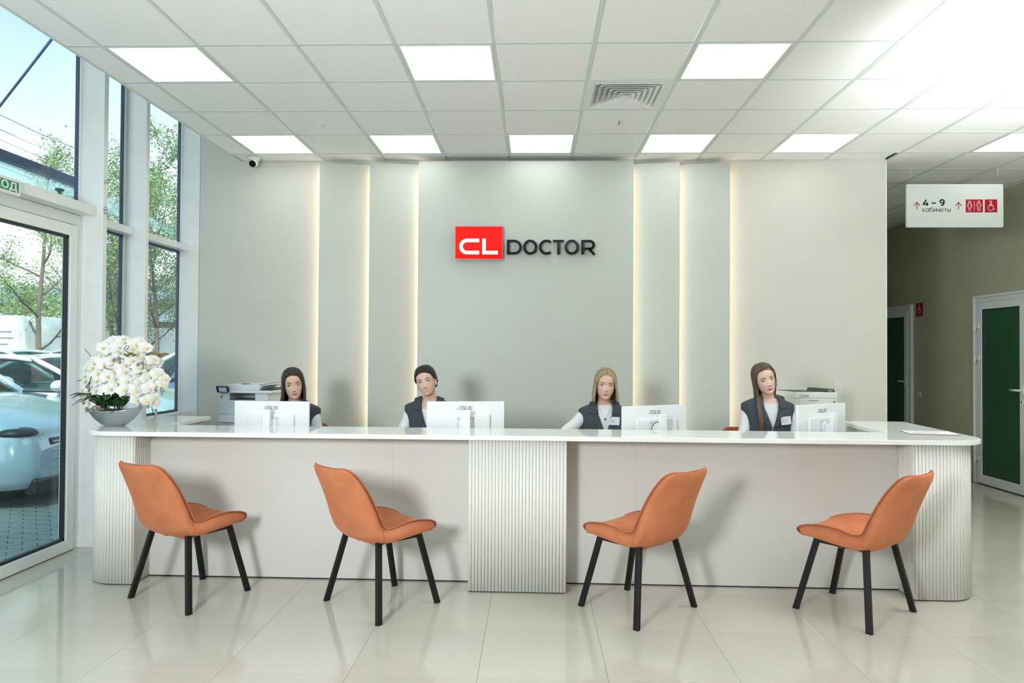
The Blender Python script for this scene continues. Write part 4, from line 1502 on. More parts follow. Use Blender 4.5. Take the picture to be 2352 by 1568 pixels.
# leaves
for k, (az, L, W, el_, z0, x0) in enumerate([(200, 0.20, 0.042, 0.35, 0.11, -0.09), (225, 0.20, 0.046, 0.25, 0.12, -0.07), (250, 0.18, 0.048, 0.3, 0.12, -0.03), (280, 0.17, 0.048, 0.25, 0.12, 0.02), (310, 0.19, 0.048, 0.25, 0.12, 0.04), (335, 0.20, 0.044, 0.15, 0.12, 0.06), (200, 0.15, 0.030, 0.25, 0.10, -0.10), (250, 0.16, 0.034, 0.35, 0.10, -0.06), (285, 0.13, 0.034, 0.25, 0.10, 0.0), (320, 0.15, 0.036, 0.3, 0.10, 0.02),
                                       (225, 0.13, 0.034, 0.75, 0.10, -0.09), (265, 0.14, 0.036, 0.6, 0.11, -0.02), (300, 0.14, 0.032, 0.7, 0.11, 0.05), (340, 0.15, 0.032, 0.22, 0.10, 0.07), (180, 0.13, 0.03, 0.5, 0.10, -0.08), (20, 0.14, 0.034, 0.4, 0.1, 0.04), (100, 0.15, 0.034, 0.4, 0.1, 0.0), (140, 0.15, 0.034, 0.4, 0.1, -0.06)]):
    P_ = []
    ca, sa = math.cos(math.radians(az)), math.sin(math.radians(az))
    for i in range(9):
        v_ = i / 8
        wd = W * math.sin(PI * (0.1 + 0.88 * v_) ** 0.8) ** 0.75 + 0.001
        row = []
        for j in range(5):
            u = -1 + 2 * j / 4
            r_ = L * v_ * 0.9
            h = z0 + 0.02 + L * ((el_ + 0.75) * v_ - 0.80 * v_ * v_) + 0.35 * wd * u * u
            px, py = r_, u * wd
            row.append((x0 + px * ca - py * sa, px * sa + py * ca - 0.03, h + 0.012))
        P_.append(row)
    MB().grid(P_).build('leaf', LEAF, t)

# arching flower stems
for (x0, y0, x1, z1, y1, x2, z2) in ((0.01, 0, -0.10, 0.40, -0.02, -0.20, 0.52), (0.02, 0.01, -0.02, 0.50, -0.03, -0.08, 0.58), (0.03, 0, 0.12, 0.44, -0.06, 0.22, 0.50), (-0.02, 0, -0.16, 0.36, -0.03, -0.25, 0.30),
                                 (0.03, -0.02, 0.17, 0.34, -0.08, 0.29, 0.32), (0.06, -0.02, 0.10, 0.24, -0.12, 0.20, 0.16), (-0.03, -0.01, -0.18, 0.22, -0.06, -0.26, 0.14)):
    pts = []
    for i in range(11):
        s_ = i / 10
        pts.append((x0 * (1 - s_) ** 2 + 2 * x1 * s_ * (1 - s_) * 0.9 + x2 * s_ * s_, y0 + (y1 - y0) * s_, 0.09 * (1 - s_) ** 2 + 2 * z1 * s_ * (1 - s_) + z2 * s_ * s_))
    MB().tube(pts, [0.0045 - 0.0025 * i / 10 for i in range(11)], 6).build('stem', STEM, t)
# dark twigs in the middle and the two tan branches
for k in range(9):
    a = rf.uniform(-0.5, 0.5)
    b = Vector((rf.uniform(-0.06, 0.02), rf.uniform(-0.09, -0.02), 0.12))
    pts = [b + Vector((a * 0.10 * i / 6 + rf.uniform(-0.008, 0.008), rf.uniform(-0.006, 0.006) - 0.008 * i, 0.06 * i)) for i in range(7)]
    MB().tube(pts, [0.0035 - 0.0003 * i for i in range(7)], 5).build('twig', TWIG, t)
TAN = mat('orchid_root', (0.19, 0.125, 0.03), 0.6, var=0.25, scale=40)
for pts, r_ in [([(0.1567, -0.17, 0.4892), (0.1801, -0.17, 0.479), (0.193, -0.17, 0.4944), (0.2138, -0.17, 0.4918), (0.2293, -0.17, 0.479), (0.2138, -0.17, 0.4738)], 0.009), ([(0.3071, -0.17, 0.4841), (0.3382, -0.17, 0.4969), (0.3745, -0.17, 0.4918), (0.4004, -0.17, 0.4738), (0.4289, -0.17, 0.4918), (0.4548, -0.17, 0.4918)], 0.009), ([(0.3745, -0.17, 0.4892), (0.4108, -0.17, 0.4902), (0.447, -0.17, 0.4969)], 0.006)]:
    MB().tube(pts, [r_ * 0.7] + [r_] * (len(pts) - 2) + [r_ * 0.4], 7).build('root', TAN, t)
for pts in [[(0.1625, -0.18, 0.52), (0.178, -0.18, 0.5456), (0.1987, -0.18, 0.5456), (0.1884, -0.18, 0.5251), (0.1728, -0.18, 0.5149), (0.1884, -0.18, 0.4995)], [(0.2039, -0.18, 0.3919), (0.2246, -0.18, 0.3971), (0.2453, -0.18, 0.4124), (0.2711, -0.18, 0.4329), (0.2944, -0.18, 0.4457), (0.2944, -0.18, 0.4073)], [(0.0228, -0.18, 0.4048), (0.0487, -0.18, 0.3919), (0.072, -0.18, 0.3894)], [(0.3901, -0.18, 0.2792), (0.3798, -0.18, 0.2639)], [(0.4082, -0.18, 0.2741), (0.4134, -0.18, 0.2485), (0.4186, -0.18, 0.2331)], [(0.416, -0.18, 0.2741), (0.4315, -0.18, 0.2562)], [(-0.0548, -0.18, 0.3407), (-0.0625, -0.18, 0.2997), (-0.0703, -0.18, 0.269)], [(-0.0574, -0.18, 0.3202), (-0.0832, -0.18, 0.2741)], [(0.3539, -0.18, 0.146), (0.3617, -0.18, 0.1051), (0.3746, -0.18, 0.0846)], [(0.3642, -0.18, 0.1256), (0.3849, -0.18, 0.1204)], [(-0.0186, -0.18, 0.1486), (-0.0599, -0.18, 0.1256), (-0.0884, -0.18, 0.1051)], [(-0.0393, -0.18, 0.146), (-0.0341, -0.18, 0.1204), (-0.0263, -0.18, 0.1127)], [(0.1366, -0.18, 0.1435), (0.1108, -0.18, 0.1204), (0.0746, -0.18, 0.0989)], [(0.1159, -0.18, 0.1409), (0.0952, -0.18, 0.1204)], [(0.1108, -0.18, 0.4585), (0.0952, -0.18, 0.4509)], [(0.1366, -0.18, 0.4483), (0.1418, -0.18, 0.4329)]]:
    MB().tube(pts, 0.0026, 5).build('twig', TWIG, t)
for c, s_ in [((0.0982, -0.185, 0.4509), 1), ((0.1292, -0.185, 0.4586), 1), ((0.137, -0.185, 0.434), 0.8), ((0.261, -0.185, 0.4228), 1), ((0.2894, -0.185, 0.4279), 0.9), ((0.2935, -0.185, 0.3982), 0.8), ((0.3814, -0.185, 0.258), 1.1), ((0.4222, -0.185, 0.2293), 0.8), ((0.4331, -0.185, 0.2514), 0.9), ((-0.0827, -0.185, 0.2734), 0.8), ((-0.0682, -0.185, 0.2641), 0.9), ((-0.1008, -0.185, 0.1695), 1.2), ((-0.0801, -0.185, 0.1285), 1.1), ((0.2791, -0.185, 0.1557), 1.2), ((0.3318, -0.185, 0.1464), 1.1), ((0.384, -0.185, 0.1209), 1), ((0.385, -0.185, 0.1029), 1), ((0.3772, -0.185, 0.082), 0.8)]:
    MB().ball((0, 0, 0), 0.0105 * s_, sc=(0.85, 0.85, 1.15), nu=10, nv=7).build('bud', BUD, t, loc=c)
# ------------------------------------------------------------------ outside: car park behind the glass
ASPHALT = mat('asphalt', (0.20, 0.205, 0.205), 0.9, var=0.2, scale=30, bump=0.4)
PAVER = mat('concrete_paver', (0.34, 0.355, 0.34), 0.85, var=0.12, scale=6, bump=0.3)
struct(MB().box(-60, -3.48, -20, 70, -0.2, -0.085).build('ground_outside', ASPHALT))
pv = struct(MB().box(-5.6, -3.48, 2.2, 8.6, -0.086, -0.058).build('floor_outside', mat('paver_joint', (0.12, 0.125, 0.12), 0.9, var=0.2)))
pm = MB().box(-0.0965, 0.0965, -0.0465, 0.0465, -0.04, 0).mesh('paver', PAVER)
ca, sa = math.cos(0.62), math.sin(0.62)
n_ = 0
for i in range(-40, 40):
    for j in range(-70, 70):
        u, v_ = 0.2 * (i + 0.5 * (j % 2)), 0.1 * j
        x, y = -4.5 + u * ca - v_ * sa, 6.1 + u * sa + v_ * ca
        if -5.35 < x < -3.6 and 4.55 < y < 8.2 and -0.80 < x / y < -0.60:
            o = put('paver', pm, pv, loc=(x, y, -0.052 + 0.002 * RNG.uniform(-1, 1)), rot=(0, 0, 0.62))
            n_ += 1
CAR_GLASS = glass_mat('car_glass', (0.30, 0.42, 0.42), 0.16)
TYRE = mat('tyre', (0.018, 0.018, 0.018), 0.8, var=0.2)
SEAT_DARK = mat('car_seat', (0.06, 0.06, 0.065), 0.8, var=0.1)
LAMP = mat('headlight_clear', (0.75, 0.78, 0.8), 0.12, 0.3, var=0.05)
TAIL = mat('tail_light', (0.35, 0.01, 0.01), 0.15, var=0.05)


def car(label, loc, rz, paint, H=1.47, Lg=4.6, Wd=1.82, hood=0.98, nose=0.72, cowl=0.95, roof0=0.10, roof1=-1.0, tail_z=1.04, back=-1.8, name='car', rails=False, group=None):
    t = thing(name, label, 'car', loc, rz, group)
    w = Wd / 2
    hl = Lg / 2
    zb = hood + 0.02
    # stations: x, half width, sill z, shoulder z, top z
    ST = [(-hl, w * 0.80, 0.42, tail_z - 0.30, tail_z - 0.22), (-hl + 0.05, w * 0.90, 0.32, tail_z - 0.20, tail_z - 0.04), (-hl + 0.30, w * 0.97, 0.26, tail_z - 0.10, tail_z),
          (-1.2, w, 0.22, zb - 0.09, zb + 0.02), (0.0, w, 0.20, zb - 0.10, zb), (cowl, w * 0.99, 0.20, zb - 0.10, zb - 0.02),
          (hl - 0.75, w * 0.96, 0.22, (zb + nose) / 2 - 0.03, (zb * 0.5 + nose * 0.5) + 0.05), (hl - 0.22, w * 0.88, 0.24, nose - 0.06, nose + 0.03), (hl - 0.05, w * 0.76, 0.26, nose - 0.16, nose - 0.08), (hl, w * 0.66, 0.34, nose - 0.28, nose - 0.22)]
    rows = []
    for k in smooth_prof(ST, 36):
        x, hw, z0, zs, zt = k
        sec = [(-0.5 * hw, z0 - 0.03), (-0.92 * hw, z0), (-hw, z0 + 0.10), (-hw, (z0 + zs) / 2), (-0.985 * hw, zs), (-0.90 * hw, zt - 0.005), (-0.5 * hw, zt + 0.018), (0, zt + 0.028)]
        sec = sec + [(-y, z) for y, z in sec[-2::-1]]
        rows.append([(x, y, z) for y, z in sec])
    m = MB()
    m.grid(rows, 0, True, closed=True)
    m.add(rows[0], [list(range(len(rows[0])))])
    m.add(rows[-1], [list(range(len(rows[0]) - 1, -1, -1))])
    m.build('body', paint, t)
    # greenhouse
    rw, bw = w * 0.70, w * 0.915
    A0, A1 = Vector((cowl, 0, zb - 0.02)), Vector((roof0, 0, H - 0.05))
    B1, B0 = Vector((roof1, 0, H - 0.06)), Vector((back, 0, tail_z))
    m = MB()
    R_ = []
    for k in range(9):
        s_ = k / 8
        x = A1.x + (B1.x - A1.x) * s_
        zc_ = H - 0.055 + 0.055 * math.sin(PI * (0.15 + 0.75 * s_))
        R_.append([(x, rw * u, zc_ - 0.05 * abs(u) ** 3) for u in (-1, -0.85, -0.5, 0, 0.5, 0.85, 1)])
    m.grid(R_, 0, True)
    R2 = [[(a, b, c - 0.03) for a, b, c in r_] for r_ in R_]
    m.grid(R2, 0, True, flip=True)
    m.build('roof', paint, t)

    def quad(name, P_, material, th=0.0):
        mm = MB()
        mm.grid(P_, 0, True)
        return mm.build(name, material, t, fix=False)

    def edge_pt(A, B, s_, sgn):
        p_ = A.lerp(B, s_)
        f_ = s_
        return Vector((p_.x, sgn * (bw + (rw - bw) * f_), p_.z + 0.03 * math.sin(PI * s_)))
    # windscreen and rear window
    for nm, A, B in (('windscreen', A0, A1), ('rear_window', B0, B1)):
        P_ = []
        for i in range(6):
            s_ = i / 5
            l = edge_pt(A, B, s_, 1)
            row = []
            for j in range(7):
                u = -1 + 2 * j / 6
                row.append((l.x + (0.10 if nm == 'windscreen' else -0.10) * (1 - u * u), l.y * u * 0.94, l.z + 0.015 * (1 - u * u)))
            P_.append(row)
        quad(nm, P_, CAR_GLASS)
    for sg in (-1, 1):
        # pillars and cant rail
        def curve(A, B):
            return [edge_pt(A, B, i / 6, sg) for i in range(7)]
        a_ = curve(A0, A1)
        b_ = curve(B0, B1)
        top = [Vector((A1.x + (B1.x - A1.x) * i / 6, sg * rw, H - 0.06 + 0.04 * math.sin(PI * i / 6))) for i in range(7)]
        MB().tube(a_ + top + b_[::-1], 0.036, 8, flat=0.8).build('roof_pillar', paint, t)
        bx_ = (A0.x + B0.x) / 2 - 0.12
        MB().tube([(bx_, sg * bw, zb), (bx_ - 0.06, sg * rw, H - 0.07)], 0.035, 6).build('door_pillar', BLACK_PLASTIC, t)
        # side windows
        for (x0, x1, x2, x3) in ((A0.x - 0.12, bx_ + 0.03, bx_ - 0.03, A1.x - 0.02), (bx_ - 0.05, B0.x + 0.25, B1.x + 0.05, bx_ - 0.10)):
            P_ = []
            for i in range(4):
                s_ = i / 3
                l_, r_ = (x0 + (x3 - x0) * s_), (x1 + (x2 - x1) * s_)
                yy = sg * (bw + (rw - bw) * s_)
                P_.append([(l_ + (r_ - l_) * q / 3, yy, zb - 0.02 + (H - 0.05 - zb) * s_) for q in range(4)])
            quad('side_window', P_, CAR_GLASS)
        MB().tube([(A0.x, sg * (bw + 0.012), zb - 0.005), (B0.x, sg * (bw + 0.012), zb + 0.01)], 0.012, 6).build('belt_trim', BLACK_PLASTIC, t)
        mi = MB().ball((0, 0, 0), 1.0, sc=(0.085, 0.12, 0.075), nu=14, nv=8, mx=Matrix.Translation((cowl - 0.32, sg * (w + 0.08), zb + 0.07))).build('mirror', paint, t)
        MB().box(cowl - 0.36, cowl - 0.28, min(sg * (w - 0.08), sg * (w + 0.1)), max(sg * (w - 0.08), sg * (w + 0.1)), zb - 0.01, zb + 0.03).build('mirror_foot', BLACK_PLASTIC, mi)
        # lights
        hx = hl - 0.17
        h = MB().ball((0, 0, 0), 1.0, sc=(0.20, 0.17, 0.06), nu=16, nv=8, mx=Matrix.Translation((hx - 0.05, sg * w * 0.70, nose - 0.055)) @ Matrix.Rotation(sg * -0.5, 4, 'Z')).build('headlight', BLACK_PLASTIC, t)
        for q in range(2):
            MB().box(-0.012, 0.012, -0.025, 0.025, -0.028, 0.028, mx=Matrix.Translation((hx + 0.135 - 0.03 * q - 0.02, sg * (w * 0.60 + 0.11 * q), nose - 0.05)) @ Matrix.Rotation(sg * 0.35, 4, 'Z')).build('lamp_module', LAMP, h)
        MB().ball((0, 0, 0), 1.0, sc=(0.07, 0.20, 0.07), nu=12, nv=8, mx=Matrix.Translation((-hl + 0.05, sg * w * 0.72, tail_z - 0.16))).build('tail_light', TAIL, t)
        for wx in (hl - 0.86, -hl + 0.92):
            wm = Matrix.Translation((wx, sg * (w - 0.10), 0.325)) @ Matrix.Rotation(PI / 2, 4, 'X')
            wh = MB().lathe([(0.20, -0.1), (0.31, -0.1), (0.325, -0.07), (0.325, 0.07), (0.31, 0.1), (0.20, 0.1)], 24, mx=wm).build('wheel', TYRE, t)
            MB().lathe([(0.05, -0.108), (0.20, -0.104), (0.215, -0.09), (0.215, 0.09), (0.20, 0.104), (0.05, 0.108)], 20, mx=wm).build('rim', CHROME, wh)
        # front seat
        MB().tube([(0.05, sg * 0.36, 0.55), (-0.16, sg * 0.36, 1.08)], [0.20, 0.17], 10, flat=0.4, up=(0, 1, 0)).build('car_seat', SEAT_DARK, t)
        MB().ball((-0.19, sg * 0.36, 1.19), 1.0, sc=(0.06, 0.13, 0.10), nu=12, nv=8).build('headrest', SEAT_DARK, t)
        if rails:
            MB().tube([(roof0 - 0.1, sg * (rw - 0.03), H - 0.02), (roof0 - 0.2, sg * (rw - 0.03), H + 0.035), (roof1 + 0.1, sg * (rw - 0.03), H + 0.035), (roof1, sg * (rw - 0.03), H - 0.02)], 0.014, 7).build('roof_rail', CHROME, t)
    MB().box(-1.6, 0.95, -w * 0.85, w * 0.85, 0.5, zb - 0.12).build('interior', SEAT_DARK, t)
    MB().box(hl - 0.10, hl - 0.005, -w * 0.50, w * 0.50, 0.36, nose - 0.12).build('grille', BLACK_PLASTIC, t, bevel=0.02)
    for q in range(4):
        zz = 0.42 + (nose - 0.58) * q / 3
        MB().tube([(hl + 0.002, -w * 0.46, zz), (hl + 0.012, 0, zz), (hl + 0.002, w * 0.46, zz)], 0.008, 6).build('grille_bar', CHROME, t)
    MB().box(hl - 0.12, hl + 0.01, -w * 0.72, w * 0.72, 0.18, 0.34).build('bumper_lip', BLACK_PLASTIC, t, bevel=0.03)
    MB().box(hl + 0.0, hl + 0.02, -0.26, 0.26, 0.40, 0.50).build('number_plate', PRINT_WHITE, t)
    MB().tube([(0.42 + 0.19 * math.cos(a) * 0.35, 0.36 + 0.18 * math.cos(a + PI / 2), 0.98 + 0.18 * math.sin(a + PI / 2)) for a in [2 * PI * q / 16 for q in range(17)]], 0.014, 6).build('steering_wheel', BLACK_PLASTIC, t)
    return t


P_WHITE = mat('car_paint_white', (0.74, 0.78, 0.80), 0.18, coat=0.8, var=0.01)
P_SILVER = mat('car_paint_silver', (0.44, 0.54, 0.64), 0.2, 0.2, coat=0.8, var=0.02)
P_BLUE = mat('car_paint_bluegrey', (0.13, 0.20, 0.29), 0.22, 0.35, coat=0.8, var=0.02)
car('silver blue car with its bonnet nearest the glass door', (-7.05, 7.45, -0.085), 0.0, P_SILVER, H=1.66, Lg=4.6, Wd=1.86, hood=1.09, nose=0.83, tail_z=1.15, cowl=1.05, roof0=0.2, roof1=-1.5, back=-2.0)
car('white saloon car parked beyond the silver blue car, its mirror towards the door', (-6.80, 10.12, -0.085), 0.0, P_WHITE, H=1.50, Lg=4.6, Wd=1.84, hood=1.02, nose=0.80, tail_z=1.10, cowl=1.02)
car('blue grey car seen through the right window above the orchids', (-5.2, 12.85, -0.085), PI, P_BLUE, H=1.58, Lg=4.5, Wd=1.84, hood=1.06, nose=0.80, tail_z=1.1)
car('white car whose roof shows beyond the blue grey car, under the white fence', (-7.3, 15.4, -0.085), PI, P_WHITE, H=1.56, Lg=4.4, Wd=1.8)
car('white estate car with roof rails behind the white saloon car', (-10.2, 12.9, -0.085), 0.0, P_WHITE, H=1.58, Lg=4.6, Wd=1.82, roof1=-1.7, back=-2.05, rails=True)
car('pale blue car far back beside the white van', (-12.6, 17.6, -0.085), PI, P_SILVER, H=1.56, Lg=4.4, Wd=1.8)

# white van, rear doors towards us
t = thing('van', 'white delivery van with lettered rear doors at the far left of the car park', 'van', (-15.6, 20.4, -0.085), 0.04)
VAN = P_WHITE
rows = []
for y, sc, top in ((-0.02, 0.97, 2.52), (0.05, 1.0, 2.56), (2.5, 1.0, 2.58), (3.6, 0.98, 2.5), (4.4, 0.94, 1.6), (5.2, 0.88, 1.15), (5.35, 0.80, 0.9)):
    hw = 1.0 * sc
    rows.append([(-hw, y, 0.35), (-hw, y, 1.2), (-hw * 0.94, y, top - 0.45), (-hw * 0.82, y, top - 0.08), (-hw * 0.6, y, top), (hw * 0.6, y, top), (hw * 0.82, y, top - 0.08), (hw * 0.94, y, top - 0.45), (hw, y, 1.2), (hw, y, 0.35)])
m = MB()
m.grid(rows, 0, True, closed=True)
m.add(rows[0], [list(range(10))])
m.add(rows[-1], [list(range(9, -1, -1))])
m.build('body', VAN, t)
for sg in (-1, 1):
    d = MB().prism([(min(0.01 * sg, 0.84 * sg), 0.5), (max(0.01 * sg, 0.84 * sg), 0.5), (max(0.01 * sg, 0.84 * sg), 1.3), (0.75 if sg > 0 else -0.01, 2.3), (0.01 if sg > 0 else -0.75, 2.3), (min(0.01 * sg, 0.84 * sg), 1.3)], 0.021, 0.04, mx=Matrix.Rotation(PI / 2, 4, 'X')).build('rear_door', VAN, t, bevel=0.01)
    MB().box(min(sg * 0.86, sg * 0.97), max(sg * 0.86, sg * 0.97), -0.05, -0.02, 0.9, 1.3).build('tail_light', TAIL, t)
    for q, (a, b) in enumerate(((0.15, 0.55), (0.2, 0.6), (0.12, 0.45))):
        z = 2.05 - 0.18 * q
        MB().box(min(sg * a, sg * b), max(sg * a, sg * b), -0.045, -0.041, z, z + 0.05).build('print_line', PRINT_GREY, d)
    MB().box(min(sg * 0.2, sg * 0.36), max(sg * 0.2, sg * 0.36), -0.045, -0.041, 0.75, 1.35).build('print_patch', DARK_GREY, d)
    for yy in (0.9, 4.1):
        wm = Matrix.Translation((sg * 0.88, yy, 0.34)) @ Matrix.Rotation(PI / 2, 4, 'Y')
        MB().lathe([(0.2, -0.1), (0.33, -0.09), (0.34, 0.0), (0.33, 0.09), (0.2, 0.1)], 20, mx=wm).build('wheel', TYRE, t)
MB().box(-0.12, 0.12, -0.05, -0.02, 2.42, 2.48).build('brake_light', TAIL, t)
MB().box(-0.9, 0.9, -0.10, 0.0, 0.34, 0.5).build('bumper', DARK_GREY, t)

# fences behind the car park
FENCE = mat('fence_white_sheet', (0.62, 0.66, 0.66), 0.5, var=0.04)
FENCE_G = mat('fence_grey', (0.33, 0.39, 0.43), 0.6, var=0.05)
t = thing('sheet_fence', 'white corrugated sheet fence behind the trees in the right window', 'fence', (-9.0, 23.0, -0.085))
zig = []
for k in range(20):
    x = k * 0.1
    zig += [(x, 0.0), (x + 0.05, 0.0), (x + 0.065, 0.02), (x + 0.085, 0.02)]
zig.append((2.0, 0.0))
fm_ = MB().prism(zig + [(2.0, 0.03), (0, 0.03)], 0.05, 2.22).mesh('fence_panel', FENCE)
for k in range(-2, 4):
    put('fence_panel', fm_, t, loc=(k * 2.02, 0, 0))
    MB().box(k * 2.02 - 0.04, k * 2.02 + 0.02, 0.03, 0.10, 0, 2.25).build('post', CHROME, t)
t = thing('panel_fence', 'grey and white panel fence behind the slim tree in the door view', 'fence', (-22, 26.2, -0.085))
for k in range(6):
    MB().box(k * 1.5, k * 1.5 + 1.49, 0, 0.06, 1.12, 2.38).build('fence_panel', FENCE_G, t)
    MB().box(k * 1.5, k * 1.5 + 1.49, -0.03, 0.08, 0, 1.10).build('base_panel', FENCE, t)
# house and shed
BRICKISH = mat('house_render', (0.48, 0.36, 0.32), 0.8, var=0.1)
ROOFM = mat('roof_sheet', (0.20, 0.23, 0.25), 0.5, var=0.1)
for (x, y, sx, h, lab) in ((-13.2, 34, 5.0, 2.9, 'low pinkish house half hidden behind the big leafy tree'), (-27.5, 36, 8.0, 3.9, 'low grey roofed building far behind the slim tree')):
    t = thing('house', lab, 'house', (x, y, -0.085))
    MB().box(-sx, sx, 0, 6, 0, h).build('wall', BRICKISH if x > -20 else FENCE, t)
    MB().prism([(-0.6, h), (6.6, h), (3.0, h + 1.1)], -sx - 0.4, sx + 0.4, mx=Matrix.Rotation(PI / 2, 4, 'Z') @ Matrix.Rotation(PI / 2, 4, 'X')).build('roof', ROOFM, t)
    for q in (-0.5, 0.1, 0.6):
        MB().box(sx * q, sx * q + 1.0, -0.03, 0.02, 1.0, 2.2).build('window', FROST_GREEN, t)

# trees
BARK = mat('bark', (0.15, 0.125, 0.10), 0.9, var=0.3, scale=20, bump=0.6)
LEAF_A = mat('tree_leaf_spring', (0.29, 0.38, 0.13), 0.6, color2=(0.19, 0.28, 0.09), scale=1.5)
LEAF_B = mat('tree_leaf_deep', (0.16, 0.25, 0.10), 0.6, color2=(0.25, 0.34, 0.13), scale=1.1)
LEAF_C = mat('tree_leaf_tan', (0.40, 0.40, 0.15), 0.65, color2=(0.30, 0.36, 0.11), scale=1.5)


def tree(label, x, y, H, trunk_r, first, spread, leaf, n_leaf, size, seed, cat='tree', name='tree', low=0.0, dens_top=1.0, group='trees behind the car park'):
    r = random.Random(seed)
    t = thing(name, label, cat, (x, y, -0.085), group=group)
    tips = []
    segs = []

    def grow(p, d, L, rad, lvl):
        pts = [p]
        rs = [rad]
        n = 5
        q = p.copy()
        for i in range(n):
            d = (d + Vector((r.uniform(-.16, .16), r.uniform(-.16, .16), r.uniform(-.04, .12)))).normalized()
            q = q + d * (L / n)
            pts.append(q.copy())
            rs.append(rad * (1 - 0.75 * (i + 1) / n))
            if lvl > 0:
                tips.append((q.copy(), lvl))
        segs.append((pts, rs))
        if lvl < 3:
            k = {0: 11, 1: 5, 2: 3}[lvl]
            for c in range(k):
                f = (0.25 if lvl else first) + (1 - (0.25 if lvl else first)) * (c + r.random() * 0.6) / k
                i = min(n - 1, int(f * n))
                b = pts[i].lerp(pts[i + 1], f * n - i) if f * n - i <= 1 else pts[-1]
                az = r.uniform(0, 2 * PI) if lvl else c * 2.4 + r.uniform(-.4, .4)
                up = r.uniform(0.25, 0.75) if lvl == 0 else r.uniform(0.0, 0.7)
                dd = Vector((math.cos(az), math.sin(az), up)).normalized()
                dd = (dd + d * (0.1 if lvl == 0 else 0.5)).normalized()
                ll = L * (0.42 if lvl == 0 else 0.5) * spread * (1.15 - 0.6 * f)
                grow(b, dd, ll, rs[i] * 0.5, lvl + 1)
    grow(Vector((0, 0, 0)), Vector((0, 0, 1)), H * 0.93, trunk_r, 0)
    m = MB()
    for k, (pts, rs) in enumerate(segs):
        if k == 0 or rs[0] > 0.004:
            m.tube(pts, [max(0.004, a) for a in rs], 6 if k else 10)
    m.build('trunk', BARK, t, fix=False)
    V, F = [], []
    P_ = [p for p, l in tips if p.z > low]
    for k in range(n_leaf):
        p = P_[r.randrange(len(P_))]
        if p.z > H * 0.65 and r.random() > dens_top:
            continue
        c = p + Vector((r.gauss(0, .16), r.gauss(0, .16), r.gauss(0, .14) - 0.04)) * (size / 0.07)
        a = Vector((r.uniform(-1, 1), r.uniform(-1, 1), r.uniform(-1, .4))).normalized()
        b = a.orthogonal().normalized()
        b.rotate(Matrix.Rotation(r.uniform(0, 6.28), 3, a))
        s_ = size * r.uniform(0.6, 1.3)
        o = len(V)
        V += [c, c + a * s_ * 0.5 + b * s_ * 0.32, c + a * s_, c + a * s_ * 0.5 - b * s_ * 0.32]
        F.append((o, o + 1, o + 2, o + 3))
    mb = MB()
    mb.add(V, F, 0, False)
    f = mb.build('foliage', leaf, t, fix=False)
    f['kind'] = 'stuff'
    return t


tree('big leafy tree filling the two right windows above the parked cars', -9.0, 17.2, 6.6, 0.06, 0.14, 1.25, LEAF_B, 60000, 0.058, 3, low=1.1, dens_top=0.45)
tree('slim young tree with a bare trunk in the glass door view', -14.0, 20.0, 7.2, 0.085, 0.22, 0.85, LEAF_A, 11000, 0.052, 8, low=1.8, dens_top=0.8)
tree('tan leaved tree right of the slim young tree in the door view', -13.1, 22.3, 6.2, 0.10, 0.20, 0.9, LEAF_C, 12000, 0.050, 12, low=1.2)
tree('leafy tree at the left edge of the middle window', -10.9, 19.0, 6.4, 0.07, 0.22, 1.0, LEAF_A, 20000, 0.052, 21, low=1.7, dens_top=0.5)
tree('deep green tree seen at the right of the right window', -7.6, 20.5, 5.6, 0.07, 0.2, 1.2, LEAF_B, 20000, 0.055, 31, low=1.9)
for k, (x, y, H, lf, lab) in enumerate(((-19.5, 27, 3.6, LEAF_B, 'round green bush behind the grey fence, left of the slim tree'), (-16.6, 27, 3.4, LEAF_A, 'round green bush behind the grey fence, right of the slim tree'), (-23, 27.5, 3.3, LEAF_A, 'round green bush behind the white van'))):
    tree(lab, x, y, H, 0.06, 0.1, 1.5, lf, 5000, 0.12, 40 + k, 'bush', 'bush', group='bushes behind the grey fence')

# wires along the street, a street lamp
WIRE = mat('wire', (0.10, 0.13, 0.15), 0.6, var=0.1)
for k, (x, z, lab) in enumerate(((-14.0, 7.7, 'topmost wire'), (-14.3, 7.45, 'second wire from the top'), (-14.0, 7.05, 'third wire from the top'), (-14.2, 6.75, 'fourth wire from the top'), (-14.0, 6.35, 'fifth wire from the top'), (-14.2, 5.2, 'lowest wire'))):
    tag(MB().tube([(x, -5 + 5 * i, z - 0.12 * (i % 2)) for i in range(15)], 0.009, 5).build('power_line', WIRE), lab + ' along the street, high in the sky', 'wire', 'overhead wires')
t = thing('street_lamp', 'tall street lamp with a curved arm beyond the middle window', 'lamp', (-15.2, 26.0, -0.085))
MB().tube([(0, 0, 0), (0, 0, 8.0)], [0.09, 0.05], 8).build('post', FENCE_G, t)
MB().tube([(0, 0, 7.9), (-0.3, 0, 8.15), (-1.0, 0, 8.3)], 0.03, 6).build('arm', FENCE_G, t)
MB().box(-1.4, -0.95, -0.1, 0.1, 8.26, 8.34).build('lamp_head', FENCE_G, t)

